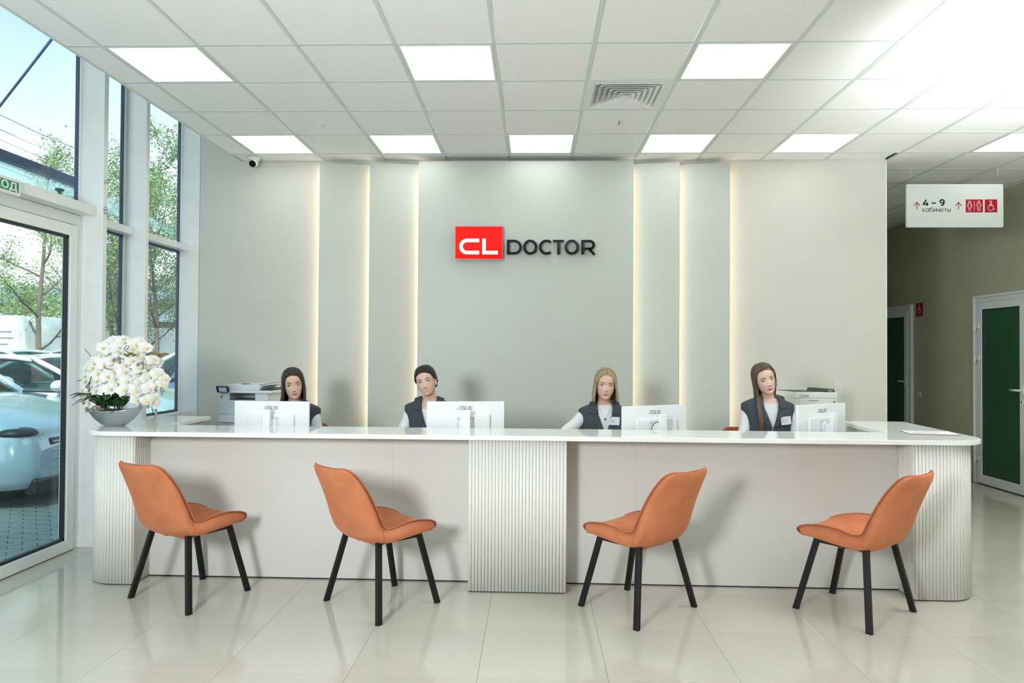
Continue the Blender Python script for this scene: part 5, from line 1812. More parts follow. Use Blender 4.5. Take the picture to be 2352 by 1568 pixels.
# glass canopy over the entrance, hung from rods
NAVY = mat('canopy_steel', (0.045, 0.08, 0.16), 0.35, 0.3, var=0.1)
t = thing('glass_canopy', 'glass canopy on a dark blue beam outside above the entrance door', 'canopy', (-3.55, 5.5, 2.62))
MB().box(-1.31, -1.22, -3.0, 2.3, 0.58, 0.665).build('beam', NAVY, t, bevel=0.006)
CG = glass_mat('canopy_glass', (0.80, 0.93, 0.93), 0.10)
for a, b in ((-3.0, -1.25), (-1.24, 0.52), (0.53, 2.28)):
    m = MB()
    m.add([(-1.26, a, 0.60), (-1.26, b, 0.60), (0.0, b, 0.0), (0.0, a, 0.0), (-1.26, a, 0.612), (-1.26, b, 0.612), (0.0, b, 0.012), (0.0, a, 0.012)],
          [(0, 3, 2, 1), (4, 5, 6, 7), (0, 1, 5, 4), (1, 2, 6, 5), (2, 3, 7, 6), (3, 0, 4, 7)])
    m.build('pane', CG, t)
for yy, tilt in ((-0.15, 0.65), (-2.0, 0.65)):
    MB().tube([(0.0, yy + 0.06, 1.47), (-1.25, yy + tilt, 0.64)], 0.0105, 10).build('rod', mat('canopy_rod_steel', (0.10, 0.20, 0.38), 0.3, 0.4, var=0.08), t)
    MB().box(-0.05, 0.0, yy + 0.0, yy + 0.12, 1.40, 1.54).build('wall_plate', NAVY, t)
for yy in (0.30, -1.6):
    mx = Matrix.Translation((-0.35, yy, 0.17))
    m = MB()
    m.lathe([(0.012, -0.06), (0.022, -0.05), (0.022, -0.02), (0.014, -0.015), (0.014, 0.0), (0.034, 0.004), (0.038, 0.014), (0.030, 0.022)], 14, mx=mx)
    m.build('clamp', NAVY, t)
    MB().tube([(-0.35, yy, 0.13), (-0.0, yy, 0.10)], 0.014, 6).build('clamp_arm', CHROME, t)
# ------------------------------------------------------------------ four seated receptionists
SKIN = {}
SWEATER = mat('white_knit', (0.72, 0.73, 0.75), 0.8, var=0.02, bump=0.25, bscale=500, sheen=0.1)
VEST = mat('vest_wool', (0.036, 0.047, 0.060), 0.85, color2=(0.046, 0.058, 0.072), scale=160, bump=0.3, bscale=500)
VEST_EDGE = mat('vest_lapel', (0.030, 0.040, 0.052), 0.85, color2=(0.042, 0.053, 0.066), scale=160, bump=0.3, bscale=500)
TROUSERS = mat('dark_trousers', (0.02, 0.022, 0.026), 0.85, var=0.1)
EYE_W = mat('eye_white', (0.72, 0.71, 0.69), 0.25, var=0.02)
PUPIL = mat('pupil', (0.006, 0.006, 0.006), 0.1, var=0.1)
LASH = mat('lash', (0.008, 0.006, 0.005), 0.7, var=0.1)
TEETH = mat('teeth', (0.78, 0.76, 0.70), 0.25, var=0.02)
GOLD = mat('gold', (0.80, 0.60, 0.25), 0.25, 1.0, var=0.05)

HEAD = [  # z, half width, front, back  (z = 0 at the eyes, -y is the face)
    (-0.109, 0.016, 0.070, -0.040), (-0.105, 0.027, 0.083, -0.022), (-0.096, 0.037, 0.090, 0.0), (-0.084, 0.046, 0.090, 0.015), (-0.068, 0.0545, 0.088, 0.032),
    (-0.050, 0.0605, 0.089, 0.055), (-0.030, 0.0655, 0.090, 0.075), (0.0, 0.0695, 0.089, 0.092), (0.030, 0.0720, 0.093, 0.100), (0.060, 0.0700, 0.089, 0.098), (0.085, 0.0590, 0.070, 0.084),
    (0.103, 0.0380, 0.044, 0.056), (0.112, 0.0140, 0.016, 0.022)]
HZ = [k[0] for k in HEAD]
_fine = smooth_prof(HEAD, 240)
_fz = np.array([k[0] for k in _fine])
_fa = np.array([[k[1], k[2], k[3]] for k in _fine])
BUMPS = [(0, -0.037, 0.0080, 0.0075, 0.0130), (0, -0.024, 0.0062, 0.0130, 0.0085), (0, -0.004, 0.0060, 0.0120, 0.0035), (0.0095, -0.042, 0.0050, 0.0050, 0.0055), (-0.0095, -0.042, 0.0050, 0.0050, 0.0055),
         (0.031, 0.002, 0.0130, 0.0085, -0.0055), (-0.031, 0.002, 0.0130, 0.0085, -0.0055), (0.028, 0.020, 0.018, 0.006, 0.0018), (-0.028, 0.020, 0.018, 0.006, 0.0018),
         (0.041, -0.028, 0.016, 0.014, 0.0040), (-0.041, -0.028, 0.016, 0.014, 0.0040), (0, -0.0625, 0.0150, 0.0045, 0.0045), (0, -0.0715, 0.0130, 0.0045, 0.0048), (0, -0.0670, 0.0200, 0.0014, -0.0018),
         (0, -0.093, 0.0140, 0.0100, 0.0040), (0, -0.081, 0.0120, 0.0050, -0.0030)]


def hprof(z):
    return [float(np.interp(z, _fz, _fa[:, k])) for k in range(3)]


def bump_at(x, z):
    return sum(a * math.exp(-((x - bx_) / sx) ** 2 - ((z - bz) / sz) ** 2) for bx_, bz, sx, sz, a in BUMPS)


def head_pt(a, z):
    w_, f_, b_ = hprof(z)
    c_, s_ = math.cos(a), math.sin(a)
    x = w_ * math.copysign(abs(s_) ** 0.92, s_)
    y = -f_ * abs(c_) ** 0.92 if c_ > 0 else b_ * abs(c_) ** 0.95
    if c_ > 0:
        y -= bump_at(x, z) * min(1, c_ * 1.8)
    return Vector((x, y, z))


def face_y(x, z):
    w_, f_, b_ = hprof(z)
    s_ = min(0.98, (abs(x) / w_) ** (1 / 0.92))
    c_ = math.sqrt(1 - s_ * s_)
    return -f_ * c_ ** 0.92 - bump_at(x, z) * min(1, c_ * 1.8)


TORSO = [  # z, half width, front, back, side drop
    (-0.125, 0.050, 0.040, 0.050, 0.0), (-0.145, 0.078, 0.048, 0.062, 0.006), (-0.158, 0.125, 0.056, 0.072, 0.012), (-0.172, 0.165, 0.064, 0.080, 0.016), (-0.195, 0.182, 0.074, 0.088, 0.014),
    (-0.23, 0.180, 0.088, 0.094, 0.006), (-0.28, 0.168, 0.104, 0.098, 0.0), (-0.34, 0.160, 0.112, 0.098, 0.0), (-0.42, 0.148, 0.098, 0.095, 0), (-0.50, 0.140, 0.086, 0.095, 0), (-0.60, 0.158, 0.094, 0.108, 0), (-0.70, 0.172, 0.098, 0.120, 0), (-0.765, 0.150, 0.085, 0.105, 0)]
_tf = smooth_prof(TORSO, 160)
_tz = np.array([k[0] for k in _tf])[::-1]
_ta = np.array([list(k[1:]) for k in _tf])[::-1]
TY = 0.035


def tprof(z):
    return [float(np.interp(z, _tz, _ta[:, k])) for k in range(4)]


def torso_pt(a, z, off=0.0):
    w_, f_, b_, dr = tprof(z)
    c_, s_ = math.cos(a), math.sin(a)
    e_ = 0.80
    x = (w_ + off) * math.copysign(abs(s_) ** e_, s_)
    y = TY + (-(f_ + off) * abs(c_) ** e_ if c_ > 0 else (b_ + off) * abs(c_) ** e_)
    return Vector((x, y, z - dr * abs(s_) ** 2.5 + (off * 0.4 if z > -0.2 else 0)))


def torso_y(x, z, off=0.0):
    w_, f_, b_, dr = tprof(min(z, -0.16))
    s_ = min(0.97, abs(x) / (w_ + off)) ** (1 / 0.8)
    return TY - (f_ + off) * math.sqrt(1 - s_ * s_) ** 0.8


def limb(m, pts, rs, mi, n=12):
    P_ = smooth_prof([tuple(p) + (r_,) for p, r_ in zip(pts, rs)], 6 * (len(pts) - 1))
    m.tube([p[:3] for p in P_], [p[3] for p in P_], n, mi)


def hand(m, wrist, dirv, side, mi):
    """Palm, four curled fingers and a thumb; palm down on the desk."""
    d = Vector(dirv).normalized()
    u = Vector((0, 0, 1))
    s_ = d.cross(u).normalized() * side          # towards the thumb
    w0 = Vector(wrist)
    for k in range(5):
        o = s_ * (0.030 - 0.015 * k)
        m.tube([w0 + o * 0.55, w0 + d * 0.045 + o * 0.9, w0 + d * 0.085 + o], [0.014, 0.015, 0.010], 8, mi, flat=0.9)
    for k, L_ in enumerate((0.068, 0.076, 0.070, 0.055)):
        b = w0 + d * 0.085 + s_ * (0.028 - 0.0185 * k)
        m.tube([b - d * 0.02, b, b + d * L_ * 0.42 + u * 0.006, b + d * L_ * 0.75 - u * 0.006, b + d * L_ * 0.92 - u * 0.018], [0.009, 0.0092, 0.0085, 0.0078, 0.006], 8, mi)
    b = w0 + d * 0.03 + s_ * 0.030
    m.tube([b - s_ * 0.015, b + s_ * 0.012 + d * 0.02, b + s_ * 0.028 + d * 0.048, b + s_ * 0.026 + d * 0.070 - u * 0.006], [0.012, 0.0105, 0.009, 0.007], 8, mi)


def person(label, x, y, zeye, tilt, yaw, nod, hair, hair_c, skin_c, iris_c, brow_c, lip_c, arms, body_rot=0.0, smile=0.0, neckline=-0.148, lean=0.0, badge=None, ears=True, part=0.0, brow_arch=0.0, lips=1.2):
    t = thing('person', label, 'person', (x, y, zeye), math.radians(body_rot), 'receptionists behind the counter')
    key = label[:24]
    skin = mat('skin ' + key, skin_c, 0.48, color2=tuple(c * k for c, k in zip(skin_c, (1.02, 0.93, 0.90))), scale=14, spec=0.35)
    mid_c = tuple((a_ + b_) / 2 for a_, b_ in zip(*hair_c))
    hms = [mat('hair %s %d' % (key, q_), c_, 0.40, var=0.10, scale=12, spec=0.5) for q_, c_ in enumerate((hair_c[0], mid_c, hair_c[1]))]
    lipm = mat('lips ' + key, lip_c, 0.35, var=0.04)
    iris = mat('iris ' + key, iris_c, 0.12, var=0.3, scale=300)
    browm = mat('brow ' + key, brow_c, 0.8, var=0.2)
    piv = Vector((0, 0.025, -0.115))
    HR = Matrix.Translation(piv) @ Matrix.Rotation(math.radians(yaw), 4, 'Z') @ Matrix.Rotation(math.radians(tilt), 4, 'Y') @ Matrix.Rotation(math.radians(nod), 4, 'X') @ Matrix.Translation(-piv)
    # ---- continuous body: head, neck, torso, arms, legs fused by a voxel remesh
    m = MB()
    nz, na = 72, 72
    rows = []
    for i in range(nz + 1):
        s_ = i / nz
        z = -0.109 + 0.221 * s_
        rows.append([HR @ head_pt(2 * PI * j / na, z) for j in range(na)])
    m.grid(rows, 0, True, closed=True)
    m.add(rows[0], [list(range(na))])
    m.add(rows[-1], [list(range(na - 1, -1, -1))])
    for sg in (-1, 1):      # ears
        P_ = []
        em = HR @ Matrix.Translation((sg * 0.071, 0.012, -0.014)) @ Matrix.Rotation(sg * 0.45, 4, 'Z') @ Matrix.Rotation(-0.15, 4, 'X')
        m.ball((0, 0, 0), 1.0, 0, 12, 8, (0.007, 0.017, 0.030), em)
    nk0 = HR @ Vector((0, 0.022, -0.055))
    limb(m, [nk0, HR @ Vector((0, 0.022, -0.10)), (0, 0.035, -0.145), (0, 0.04, -0.20)], [0.046, 0.047, 0.050, 0.062], 0, 20)
    rows = []
    for i in range(61):
        z = -0.125 - 0.64 * i / 60
        rows.append([torso_pt(2 * PI * j / 48, z) for j in range(48)])
    m.grid(rows, 0, True, closed=True)
    m.add(rows[0], [list(range(48))])
    m.add(rows[-1], [list(range(47, -1, -1))])
    wrists = []
    for sg, (el, wr) in zip((-1, 1), arms):
        sh = Vector((sg * 0.136, TY + 0.005, -0.224))
        el, wr = Vector(el), Vector(wr)
        limb(m, [sh + Vector((-sg * 0.05, 0, 0.0)), sh, sh.lerp(el, 0.5), el, el.lerp(wr, 0.4), wr], [0.048, 0.050, 0.045, 0.039, 0.037, 0.027], 0, 14)
        d = (wr - el)
        d.z = min(d.z, 0) * 0.2
        limb(m, [wr, wr + d.normalized() * 0.03], [0.024, 0.024], 0, 10)
        hand(m, wr + d.normalized() * 0.02, d, -sg, 0)
        wrists.append(wr)
    for sg in (-1, 1):
        hip = Vector((sg * 0.085, TY - 0.01, -0.70))
        kn = Vector((sg * 0.11, TY - 0.44, 0.50 - zeye))
        an = Vector((sg * 0.11, TY - 0.40, 0.09 - zeye))
        limb(m, [hip, hip.lerp(kn, 0.5), kn, kn.lerp(an, 0.35), an], [0.085, 0.078, 0.058, 0.056, 0.036], 0, 14)
        limb(m, [an + Vector((0, 0.03, -0.045)), an + Vector((0, -0.05, -0.045)), an + Vector((0, -0.16, -0.058))], [0.040, 0.042, 0.026], 0, 12)
    me = m.mesh('body_src', [skin])
    src = bpy.data.objects.new('body_src', me)
    COL.objects.link(src)
    rm = src.modifiers.new('remesh', 'REMESH')
    rm.mode = 'VOXEL'
    rm.voxel_size = 0.0042
    rm.use_smooth_shade = True
    sm_ = src.modifiers.new('smooth', 'SMOOTH')
    sm_.factor = 0.5
    sm_.iterations = 2
    dg = bpy.context.evaluated_depsgraph_get()
    body = bpy.data.meshes.new_from_object(src.evaluated_get(dg))
    bpy.data.objects.remove(src)
    body.materials.clear()
    for q in (skin, SWEATER, TROUSERS):
        body.materials.append(q)
    nP = len(body.polygons)
    cen = np.empty(nP * 3)
    body.polygons.foreach_get('center', cen)
    cen = cen.reshape(-1, 3)
    X, Y, Z = cen[:, 0], cen[:, 1], cen[:, 2]
    mi = np.zeros(nP, int)
    nl = neckline + np.where(np.abs(X) > 0.066, 0.06, 0.0) + 0.25 * np.clip(Y - TY, 0, 0.06)
    mi[Z < nl] = 1
    mi[(Z < -0.735) | ((Z < -0.60) & (Y < TY - 0.12) & (Z < 0.66 - zeye))] = 2
    for wr, (el, _w) in zip(wrists, arms):
        d = wr - Vector(el)
        d = d.normalized()
        dd = (cen - np.array(wr)) @ np.array(d)
        near = np.linalg.norm(cen - np.array(wr), axis=1) < 0.22
        mi[near & (dd > 0.005) & (mi == 1) & (Z > 0.70 - zeye)] = 0
    body.polygons.foreach_set('material_index', mi)
    body.polygons.foreach_set('use_smooth', [True] * nP)
    body.name = 'body'
    put('body', body, t)

    # ---- face details laid on the skin
    def patch(name, material, f, nu=12, nv=4, off=0.0015, bulge=0.0, parent=t):
        P_ = []
        for i in range(nv + 1):
            v_ = i / nv
            row = []
            for j in range(nu + 1):
                u = -1 + 2 * j / nu
                px, pz = f(u, v_)
                row.append(HR @ Vector((px, face_y(px, pz) - off - bulge * (1 - u * u) * math.sin(PI * v_), pz)))
            P_.append(row)
        return MB().grid(P_, 0, True).build(name, material, parent, fix=False)

    for sg in (-1, 1):
        ex, ez = sg * 0.0318, 0.0005
        op = 0.0056 - 0.0018 * smile
        cl = 0.0012        # outer corner a little higher

        def almond(u, v_, g=1.0):
            up_ = op * g * (1 - abs(u) ** 2.1)
            lo = -0.0042 * g * (1 - abs(u) ** 1.9) * (1 - 0.25 * smile)
            return (ex + u * 0.0142 * g, ez + sg * u * cl + lo + (up_ - lo) * v_)
        e = patch('eye', EYE_W, lambda u, v_: almond(u, v_), off=0.0026, bulge=0.0022)
        gx = -sg * 0.0 + (-math.sin(math.radians(yaw)) * 0.006)

        def disc(r_, off, material, nm):
            P_ = []
            for i in range(5):
                row = []
                for j in range(13):
                    a_ = 2 * PI * j / 12
                    px = ex + gx + r_ * i / 4 * math.cos(a_)
                    pz = ez + 0.0006 + r_ * i / 4 * math.sin(a_)
                    pz = min(pz, ez + op * (1 - abs((px - ex) / 0.0142) ** 2.1))
                    pz = max(pz, ez - 0.0042)
                    row.append(HR @ Vector((px, face_y(ex, ez) - off, pz)))
                P_.append(row)
            MB().grid(P_, 0, True).build(nm, material, e, fix=False)
        disc(0.0066, 0.0062, iris, 'iris')
        disc(0.0028, 0.0066, PUPIL, 'pupil')
        MB().ball((0, 0, 0), 0.0008, 0, 6, 4, mx=HR @ Matrix.Translation((ex + gx + 0.0015, face_y(ex, ez) - 0.0068, ez + 0.0024))).build('glint', PRINT_WHITE, e)  # white bead painted in as the eye's highlight

        def lash(u, v_):
            px, pz = almond(u, 1.0, 1.03)
            out_ = max(0, sg * u)
            return (px + sg * 0.0016 * out_ ** 3, pz - 0.0006 + (0.0009 + 0.0014 * (0.5 + 0.5 * sg * u)) * v_ + 0.0016 * out_ ** 4)
        patch('lash', LASH, lash, 14, 2, 0.0046)

        def crease(u, v_):
            px, pz = almond(u, 1.0, 1.08)
            return (px, pz + 0.0036 + 0.0008 * v_)
        patch('lid_crease', browm, crease, 12, 1, 0.0016)  # brow-coloured strip paints the shade in the lid fold

        def lower(u, v_):
            px, pz = almond(u, 0.0, 1.0)
            return (px, pz - 0.0007 * v_)
        patch('lower_lid', browm, lower, 12, 1, 0.0040)

        def brow(u, v_):
            q = sg * u           # -1 inner end, +1 outer end
            zc_ = 0.0185 + 0.0045 * (1 - (q - 0.25) ** 2) + brow_arch * (1 - (q - 0.4) ** 2) - 0.0045 * max(0, q - 0.45) * 2
            th = 0.0026 * (1 - 0.75 * max(0, q)) * (0.75 + 0.25 * min(1, (q + 1) * 3))
            return (ex + u * 0.0185 + sg * 0.0005, zc_ + th * (2 * v_ - 1))
        patch('eyebrow', browm, brow, 14, 2, 0.0018)
        # nostril
        MB().ball((0, 0, 0), 0.0024, 0, 8, 6, (1.3, 0.6, 0.7), HR @ Matrix.Translation((sg * 0.0058, face_y(sg * 0.0058, -0.046) - 0.0012, -0.0475))).build('nostril', browm, t)
    mw = 0.0232 + 0.004 * smile
    zm = -0.0668

    def mid(u):
        return zm + (0.0012 + 0.0070 * smile) * u * u

    gap = 0.0058 * smile
    patch('upper_lip', lipm, lambda u, v_: (u * mw, mid(u) + gap * 0.35 * (1 - u * u) + v_ * lips * (0.0062 * (1 - 0.3 * smile) * max(0, 1 - u * u) ** 0.75 - 0.0011 * math.exp(-(u / 0.16) ** 2) * (1 if abs(u) < 1 else 0))), 20, 4, 0.0014, 0.0010)
    patch('lower_lip', lipm, lambda u, v_: (u * mw * 0.97, mid(u) - gap * (1 - u * u) - v_ * lips * 0.0078 * (1 - 0.25 * smile) * max(0, 1 - u * u) ** 0.8), 20, 4, 0.0014, 0.0016)
    patch('mouth_line', browm, lambda u, v_: (u * mw * 1.02, mid(u) + gap * 0.36 * (1 - u * u) + 0.0005 - (0.0009 + 0) * v_), 18, 1, 0.0027)
    if smile:
        patch('teeth', TEETH, lambda u, v_: (u * mw * 0.86, mid(u) + gap * 0.36 * (1 - u * u) - v_ * gap * 1.36 * (1 - u * u)), 14, 2, 0.0018)
    # ---- hair
    R_h = Vector((0.0815, 0.1055, 0.1195))
    PW = 2.45

    def proj(d):
        k_ = (abs(d.x / R_h.x) ** PW + abs(d.y / R_h.y) ** PW + abs(d.z / R_h.z) ** PW) ** (1 / PW)
        return d / max(k_, 1e-6)
    hc = Vector((0, 0.010, 0.008))
    r = random.Random(key)

    def ell(a, z, k=1.0):
        """Point on the hair shell: a = 0 at the face, pi at the back."""
        zz = max(-1, min(1, z))
        q = (1 - abs(zz) ** PW) ** (1 / PW)
        g = (abs(math.sin(a)) ** PW + abs(math.cos(a)) ** PW) ** (-1 / PW)
        return Vector((R_h.x * math.sin(a) * g * q * k, -R_h.y * math.cos(a) * g * q * k, R_h.z * zz * k)) + hc

    def hairline(a):
        a = abs(a)
        pts = hair['line']
        return float(np.interp(math.degrees(a), [p_[0] for p_ in pts], [p_[1] for p_ in pts]))
    cap = MB()
    rows = []
    for j in range(73):
        a = -PI + 2 * PI * j / 72
        hl = hairline(a)
        z0 = (hl - hc.z) / R_h.z
        rows.append([HR @ ell(a, z0 + (0.9999 - z0) * i / 18, 1.0 - 0.035 * (1 - i / 18) ** 4) for i in range(19)])
    cap.grid(rows, 0, True)
    hv = cap
    if hair['kind'] == 'back':
        for k in range(260):         # sleek strands running back into a knot
            a = r.uniform(-1.75, 1.75)
            hl = hairline(a)
            z0 = (hl - hc.z) / R_h.z
            pts = []
            s0 = ell(a, z0 + r.uniform(0, 0.25) ** 1.5)
            e0 = Vector((0, 0.115, 0.012)) + Vector((r.uniform(-.015, .015), 0, r.uniform(-.015, .015)))
            for i in range(9):
                q = i / 8
                d = (s0 - hc).lerp(e0 - hc, q)
                pts.append(HR @ (proj(d) * 1.01 + hc))
            hv.tube(pts, [0.0010, 0.0022, 0.0028, 0.003, 0.003, 0.003, 0.003, 0.003, 0.002], 5, r.choice((0, 0, 1)))
        hv.ball((0, 0, 0), 0.034, 0, 16, 10, (1, 0.8, 1), HR @ Matrix.Translation((0, 0.128, 0.010)))
    else:
        for sg in (-1, 1):
            ln, fw_, n_s = hair['len'][0 if sg < 0 else 1], hair['front'][0 if sg < 0 else 1], hair.get('n', 150)
            for k in range(n_s):
                al = math.radians(fw_ + (176 - fw_) * ((k + r.random()) / n_s) ** 1.25)
                lay = r.uniform(0.97, 1.035)
                # start on the parting
                sy = -0.078 + 0.16 * ((math.degrees(al) - fw_) / (176 - fw_))
                p0 = Vector((part, sy - hc.y, 0.0))
                q = 1 - abs(p0.x / R_h.x) ** PW - abs(p0.y / R_h.y) ** PW
                p0.z = R_h.z * max(0.02, q) ** (1 / PW)
                p1 = Vector((sg * math.sin(al) * R_h.x, -math.cos(al) * R_h.y, -0.005))
                pts = []
                for i in range(8):
                    u = i / 7
                    d = p0.lerp(p1, u)
                    d.z += 0.020 * math.sin(PI * u)
                    pts.append(proj(d) * lay + hc)
                e0 = pts[-1].copy()
                L_ = ln * r.uniform(0.90, 1.03)
                flare = hair['flare']
                for i in range(1, 8):
                    u = i / 7
                    oy = hair.get('fall_y', 0.0) * u
                    fx = 1 + flare * math.sin(u * 1.9)
                    pp = Vector((e0.x * fx + sg * r.uniform(-.003, .003), hc.y + (e0.y - hc.y) * (1 - 0.12 * u) + oy, e0.z - L_ * u))
                    pp = Vector(pp)
                    if sg < 0 and hair.get('drape'):
                        fr = max(0, 1 - (math.degrees(al) - fw_) / 75)
                        pp += Vector(hair['drape']) * (u ** 1.4) * fr
                    pts.append(pp)
                # tuck the hanging part in front of the shoulders and chest
                out_p = []
                for i, p_ in enumerate(pts):
                    g = HR @ p_ if i < 8 else (HR @ p_).lerp(HR @ pts[7] + (p_ - pts[7]), min(1, (i - 7) / 3))
                    if g.z < -0.13 and g.y < TY + 0.06:
                        lim = torso_y(g.x, g.z, 0.024) if abs(g.x) < 0.17 else g.y
                        if sg < 0 and g.y > lim and abs(g.x) < 0.16 and hair.get('drape'):
                            g.y = lim - 0.004
                    out_p.append(g)
                nn = len(out_p)
                hv.tube(out_p, [0.0024] + [0.0042] * (nn - 4) + [0.0038, 0.0030, 0.0010], 5, r.choice((0, 0, 1, 2)))
    hv.build('hair', hms, t, fix=False)
    if hair.get('parting'):
        pts = []
        for i in range(6):
            sy = -0.083 + 0.06 * i / 5
            q = 1 - abs(part / R_h.x) ** PW - abs((sy - hc.y) / R_h.y) ** PW
            pts.append(HR @ Vector((part + r.uniform(-.0015, .0015), sy, hc.z + R_h.z * max(0.02, q) ** (1 / PW) + 0.0045)))
        MB().tube(pts, 0.0017, 5).build('parting', skin, t)
    # ---- vest with collar and lapels
    vm = MB()
    rows = []
    ZV = [-0.136, -0.146, -0.152, -0.157, -0.162, -0.170, -0.182] + [-0.20 - 0.02 * k for k in range(23)]
    for z in ZV:
        vw = float(np.interp(z, [-0.47, -0.36, -0.22, -0.15], [0.004, 0.006, 0.050, 0.058]))
        w_, f_, b_, dr = tprof(z)
        a0 = math.asin(min(0.999, (min(vw, w_ * 0.97) / (w_ + 0.012)) ** (1 / 0.8)))
        rows.append([torso_pt(a0 + (2 * PI - 2 * a0) * j / 56, z, 0.0185 if z > -0.2 else 0.013) for j in range(57)])
    vm.grid(rows, 0, True)
    v_o = vm.build('vest', VEST, t, fix=False)
    so = v_o.modifiers.new('thickness', 'SOLIDIFY')
    so.thickness = 0.004
    so.offset = -1
    for sg in (-1, 1):
        for nm, poly in (('collar', [(0.056, -0.112), (0.112, -0.130), (0.122, -0.207), (0.064, -0.216), (0.056, -0.165)]), ('lapel', [(0.058, -0.205), (0.064, -0.217), (0.100, -0.268), (0.038, -0.345), (0.006, -0.360), (0.044, -0.240)])):
            c_ = Vector((sum(p_[0] for p_ in poly) / len(poly), sum(p_[1] for p_ in poly) / len(poly)))
            lm = MB()
            # fan of small quads so that the piece follows the chest
            rings = []
            for k in range(5):
                s_ = 1 - k / 4.001
                ring_ = []
                for i in range(len(poly)):
                    a_, b_ = Vector(poly[i]), Vector(poly[(i + 1) % len(poly)])
                    for q in range(5):
                        p_ = a_.lerp(b_, q / 5)
                        p_ = c_ + (p_ - c_) * s_
                        yy = torso_y(p_.x, p_.y, 0.020)
                        if p_.y > -0.165:
                            yy += (p_.y + 0.165) * 0.9
                        ring_.append(Vector((sg * p_.x, yy, p_.y)))
                rings.append(ring_)
            lm.grid(rings, 0, False, closed=True)
            o_l = lm.build(nm, VEST_EDGE, t, fix=False)
            so = o_l.modifiers.new('thickness', 'SOLIDIFY')
            so.thickness = 0.005
            so.offset = 0
    if badge:
        bx_, bz, rot = badge
        by = torso_y(bx_, bz, 0.030)
        bm_ = Matrix.Translation((bx_, by, bz)) @ Matrix.Rotation(rot, 4, 'Y') @ Matrix.Rotation(-0.25 * math.copysign(1, -bx_), 4, 'Z') @ Matrix.Rotation(PI / 2, 4, 'X')
        b = MB().prism(rrect(-0.040, 0.040, -0.030, 0.030, 0.003, 3), 0, 0.003, mx=bm_).build('name_badge', PAPER, t)
        MB().box(-0.036, -0.028, 0.020, 0.029, 0.003, 0.0034, mx=bm_).build('badge_mark', PRINT_RED, b)
        for k, L_ in enumerate((0.050, 0.030, 0.042)):
            zz = 0.006 - 0.009 * k
            MB().box(-0.034, -0.034 + L_, zz, zz + 0.0028, 0.003, 0.0033, mx=bm_).build('print_line', PRINT_GREY, b)
    return t, HR


LINE_LONG = [(0, 0.078), (30, 0.070), (50, 0.048), (62, 0.010), (75, -0.03), (180, -0.09)]
LINE_BACK = [(0, 0.070), (25, 0.066), (45, 0.050), (58, 0.022), (70, 0.012), (78, 0.004), (88, 0.006), (97, -0.020), (110, -0.050), (180, -0.075)]
ARM_DESK = [((-0.25, -0.07, -0.42), (-0.13, -0.25, -0.475)), ((0.25, -0.07, -0.42), (0.13, -0.25, -0.475))]
PALE = (0.68, 0.475, 0.38)

p1, h1 = person('woman with long dark brown hair behind the leftmost monitor, beside the multifunction printer', -1.845, 5.52, 1.236, -6.5, 16, 2,
                {'kind': 'long', 'line': LINE_LONG, 'len': (0.30, 0.32), 'front': (54, 58), 'flare': 0.10, 'parting': True, 'n': 210}, ((0.014, 0.009, 0.007), (0.032, 0.019, 0.013)), (0.66, 0.45, 0.35), (0.03, 0.03, 0.035), (0.012, 0.008, 0.006), (0.46, 0.165, 0.150),
                [((-0.22, -0.09, -0.41), (-0.10, -0.26, -0.462)), ((0.22, -0.09, -0.41), (0.10, -0.26, -0.462))], body_rot=4, part=-0.022, brow_arch=0.001, lips=1.5)
p2, h2 = person('smiling woman with black hair tied back, behind the second monitor from the left', -0.797, 5.52, 1.268, -13, -3, 0,
                {'kind': 'back', 'line': LINE_BACK}, ((0.005, 0.004, 0.004), (0.012, 0.010, 0.010)), (0.66, 0.45, 0.35), (0.07, 0.11, 0.15), (0.010, 0.007, 0.006), (0.50, 0.15, 0.14),
                [((-0.21, -0.06, -0.42), (-0.11, -0.25, -0.49)), ((0.21, -0.06, -0.42), (0.11, -0.25, -0.49))], smile=1.0, neckline=-0.21, brow_arch=0.001)
for sg in (-1, 1):
    MB().ball((0, 0, 0), 0.0035, 0, 8, 6, mx=h2 @ Matrix.Translation((sg * 0.075, -0.004, -0.046))).build('earring', GOLD, p2)
p3, h3 = person('woman with shoulder length blond hair, gold pendant and name badge', 0.537, 5.52, 1.247, 3, 0, 0,
                {'kind': 'long', 'line': LINE_LONG, 'len': (0.135, 0.125), 'front': (56, 58), 'flare': 0.16, 'parting': False, 'n': 210}, ((0.42, 0.34, 0.20), (0.17, 0.125, 0.07)), (0.66, 0.43, 0.335), (0.08, 0.085, 0.07), (0.10, 0.065, 0.04), (0.46, 0.20, 0.18),
                [((-0.305, -0.08, -0.36), (-0.14, -0.26, -0.47)), ((0.29, -0.08, -0.37), (0.14, -0.26, -0.47))], badge=(0.066, -0.262, 0.06))
pts = []
for i in range(21):
    u = -1 + 2 * i / 20
    px, pz = u * 0.050, -0.245 + 0.105 * abs(u) ** 1.5
    pts.append((px, min(torso_y(px, pz, 0.004), TY - 0.052) if pz < -0.16 else TY - 0.052 + 0.02 * abs(u), pz))
MB().tube(pts, 0.0008, 5).build('necklace', GOLD, p3)
MB().lathe([(0.009, 0), (0.009, 0.002)], 14, mx=Matrix.Translation((0, torso_y(0, -0.25, 0.006), -0.252)) @ Matrix.Rotation(PI / 2, 4, 'X')).build('pendant', GOLD, p3)
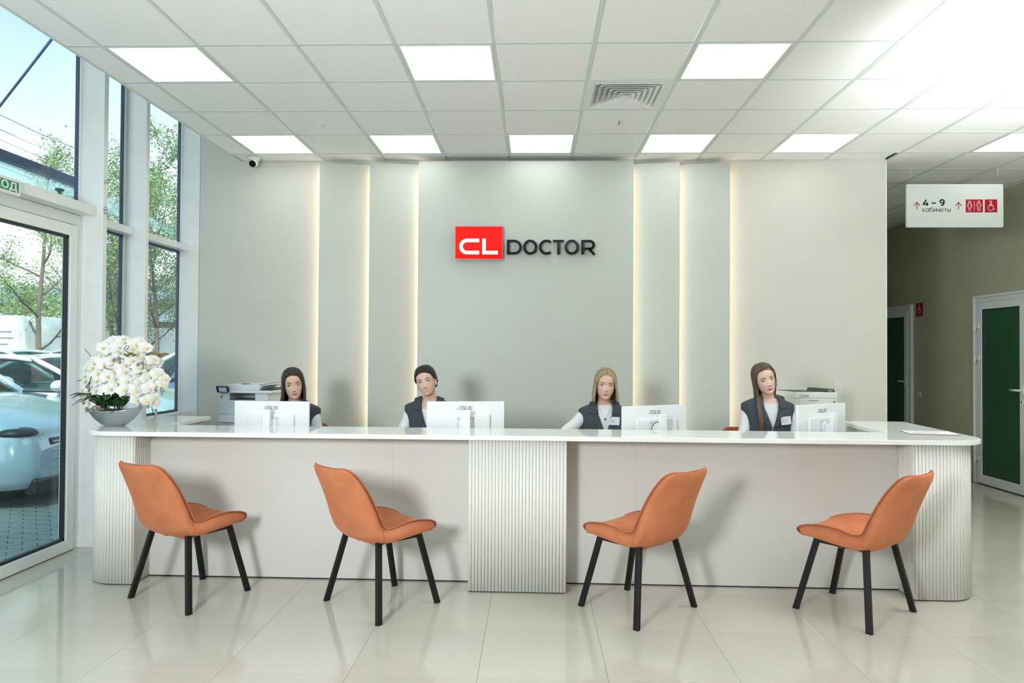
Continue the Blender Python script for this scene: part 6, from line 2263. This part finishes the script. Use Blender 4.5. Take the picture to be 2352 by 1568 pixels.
p4, h4 = person('woman with very long light brown hair over one shoulder, before the white printer', 1.774, 5.52, 1.300, -15, -3, 0,
                {'kind': 'long', 'line': [(0, 0.082), (30, 0.074), (50, 0.055), (62, 0.03), (75, 0.005), (95, -0.03), (180, -0.09)], 'len': (0.40, 0.20), 'front': (62, 84), 'flare': -0.02, 'parting': False, 'n': 210, 'drape': (0.035, -0.05, 0)}, ((0.062, 0.034, 0.019), (0.115, 0.070, 0.040)), PALE, (0.05, 0.05, 0.055), (0.05, 0.032, 0.022), (0.50, 0.12, 0.10),
                [((-0.20, -0.02, -0.44), (-0.12, -0.24, -0.525)), ((0.20, -0.02, -0.44), (0.12, -0.24, -0.525))], badge=(0.095, -0.300, -0.10), part=-0.020, neckline=-0.178)
for sg in (-1, 1):
    MB().ball((0, 0, 0), 0.0030, 0, 8, 6, mx=h4 @ Matrix.Translation((sg * 0.075, -0.004, -0.044))).build('earring', CHROME, p4)

# swivel chairs under them; only the tops of the terracotta backs show
TERRA = mat('terracotta_fabric', (0.34, 0.085, 0.045), 0.85, var=0.06, scale=60, bump=0.2, bscale=400)
oc0 = thing('office_chair', '', 'chair', group='terracotta swivel chairs behind the counter')
MB().prism(rrect(-0.235, 0.235, -0.22, 0.22, 0.07, 6), 0.43, 0.485).build('seat', TERRA, oc0, bevel=0.015)
m = MB()
m.prism(rrect(-0.235, 0.235, 0.54, 0.905, 0.07, 6), -0.30, -0.25, mx=Matrix.Rotation(PI / 2, 4, 'X'))
m.build('backrest', TERRA, oc0, bevel=0.012)
MB().tube([(0, 0.285, 0.62), (0, 0.30, 0.50), (0, 0.22, 0.42), (0, 0.0, 0.415)], 0.022, 8).build('back_support', BLACK_PLASTIC, oc0)
MB().lathe([(0.045, 0.09), (0.03, 0.12), (0.028, 0.42), (0.07, 0.43)], 14).build('gas_column', BLACK_PLASTIC, oc0)
for k in range(5):
    a = 2 * PI * k / 5 + 0.3
    MB().tube([(0, 0, 0.10), (0.17 * math.cos(a), 0.17 * math.sin(a), 0.09), (0.29 * math.cos(a), 0.29 * math.sin(a), 0.065)], [0.028, 0.022, 0.016], 8).build('foot', BLACK_PLASTIC, oc0)
    MB().lathe([(0.0278, -0.02), (0.028, 0.02)], 12, mx=Matrix.Translation((0.29 * math.cos(a), 0.29 * math.sin(a), 0.028)) @ Matrix.Rotation(a, 4, 'Z') @ Matrix.Rotation(PI / 2, 4, 'X')).build('castor', BLACK_PLASTIC, oc0)
for k, (x, lab) in enumerate(((-1.90, 'terracotta swivel chair of the woman with long dark brown hair'), (-0.80, 'terracotta swivel chair of the smiling woman'), (0.535, 'terracotta swivel chair of the blond woman'), (1.742, 'terracotta swivel chair of the woman before the white printer'))):
    if k == 0:
        oc0.location = (x, 5.60, 0)
        oc0['label'] = lab
    else:
        dup(oc0, (x, 5.60, 0), label=lab)
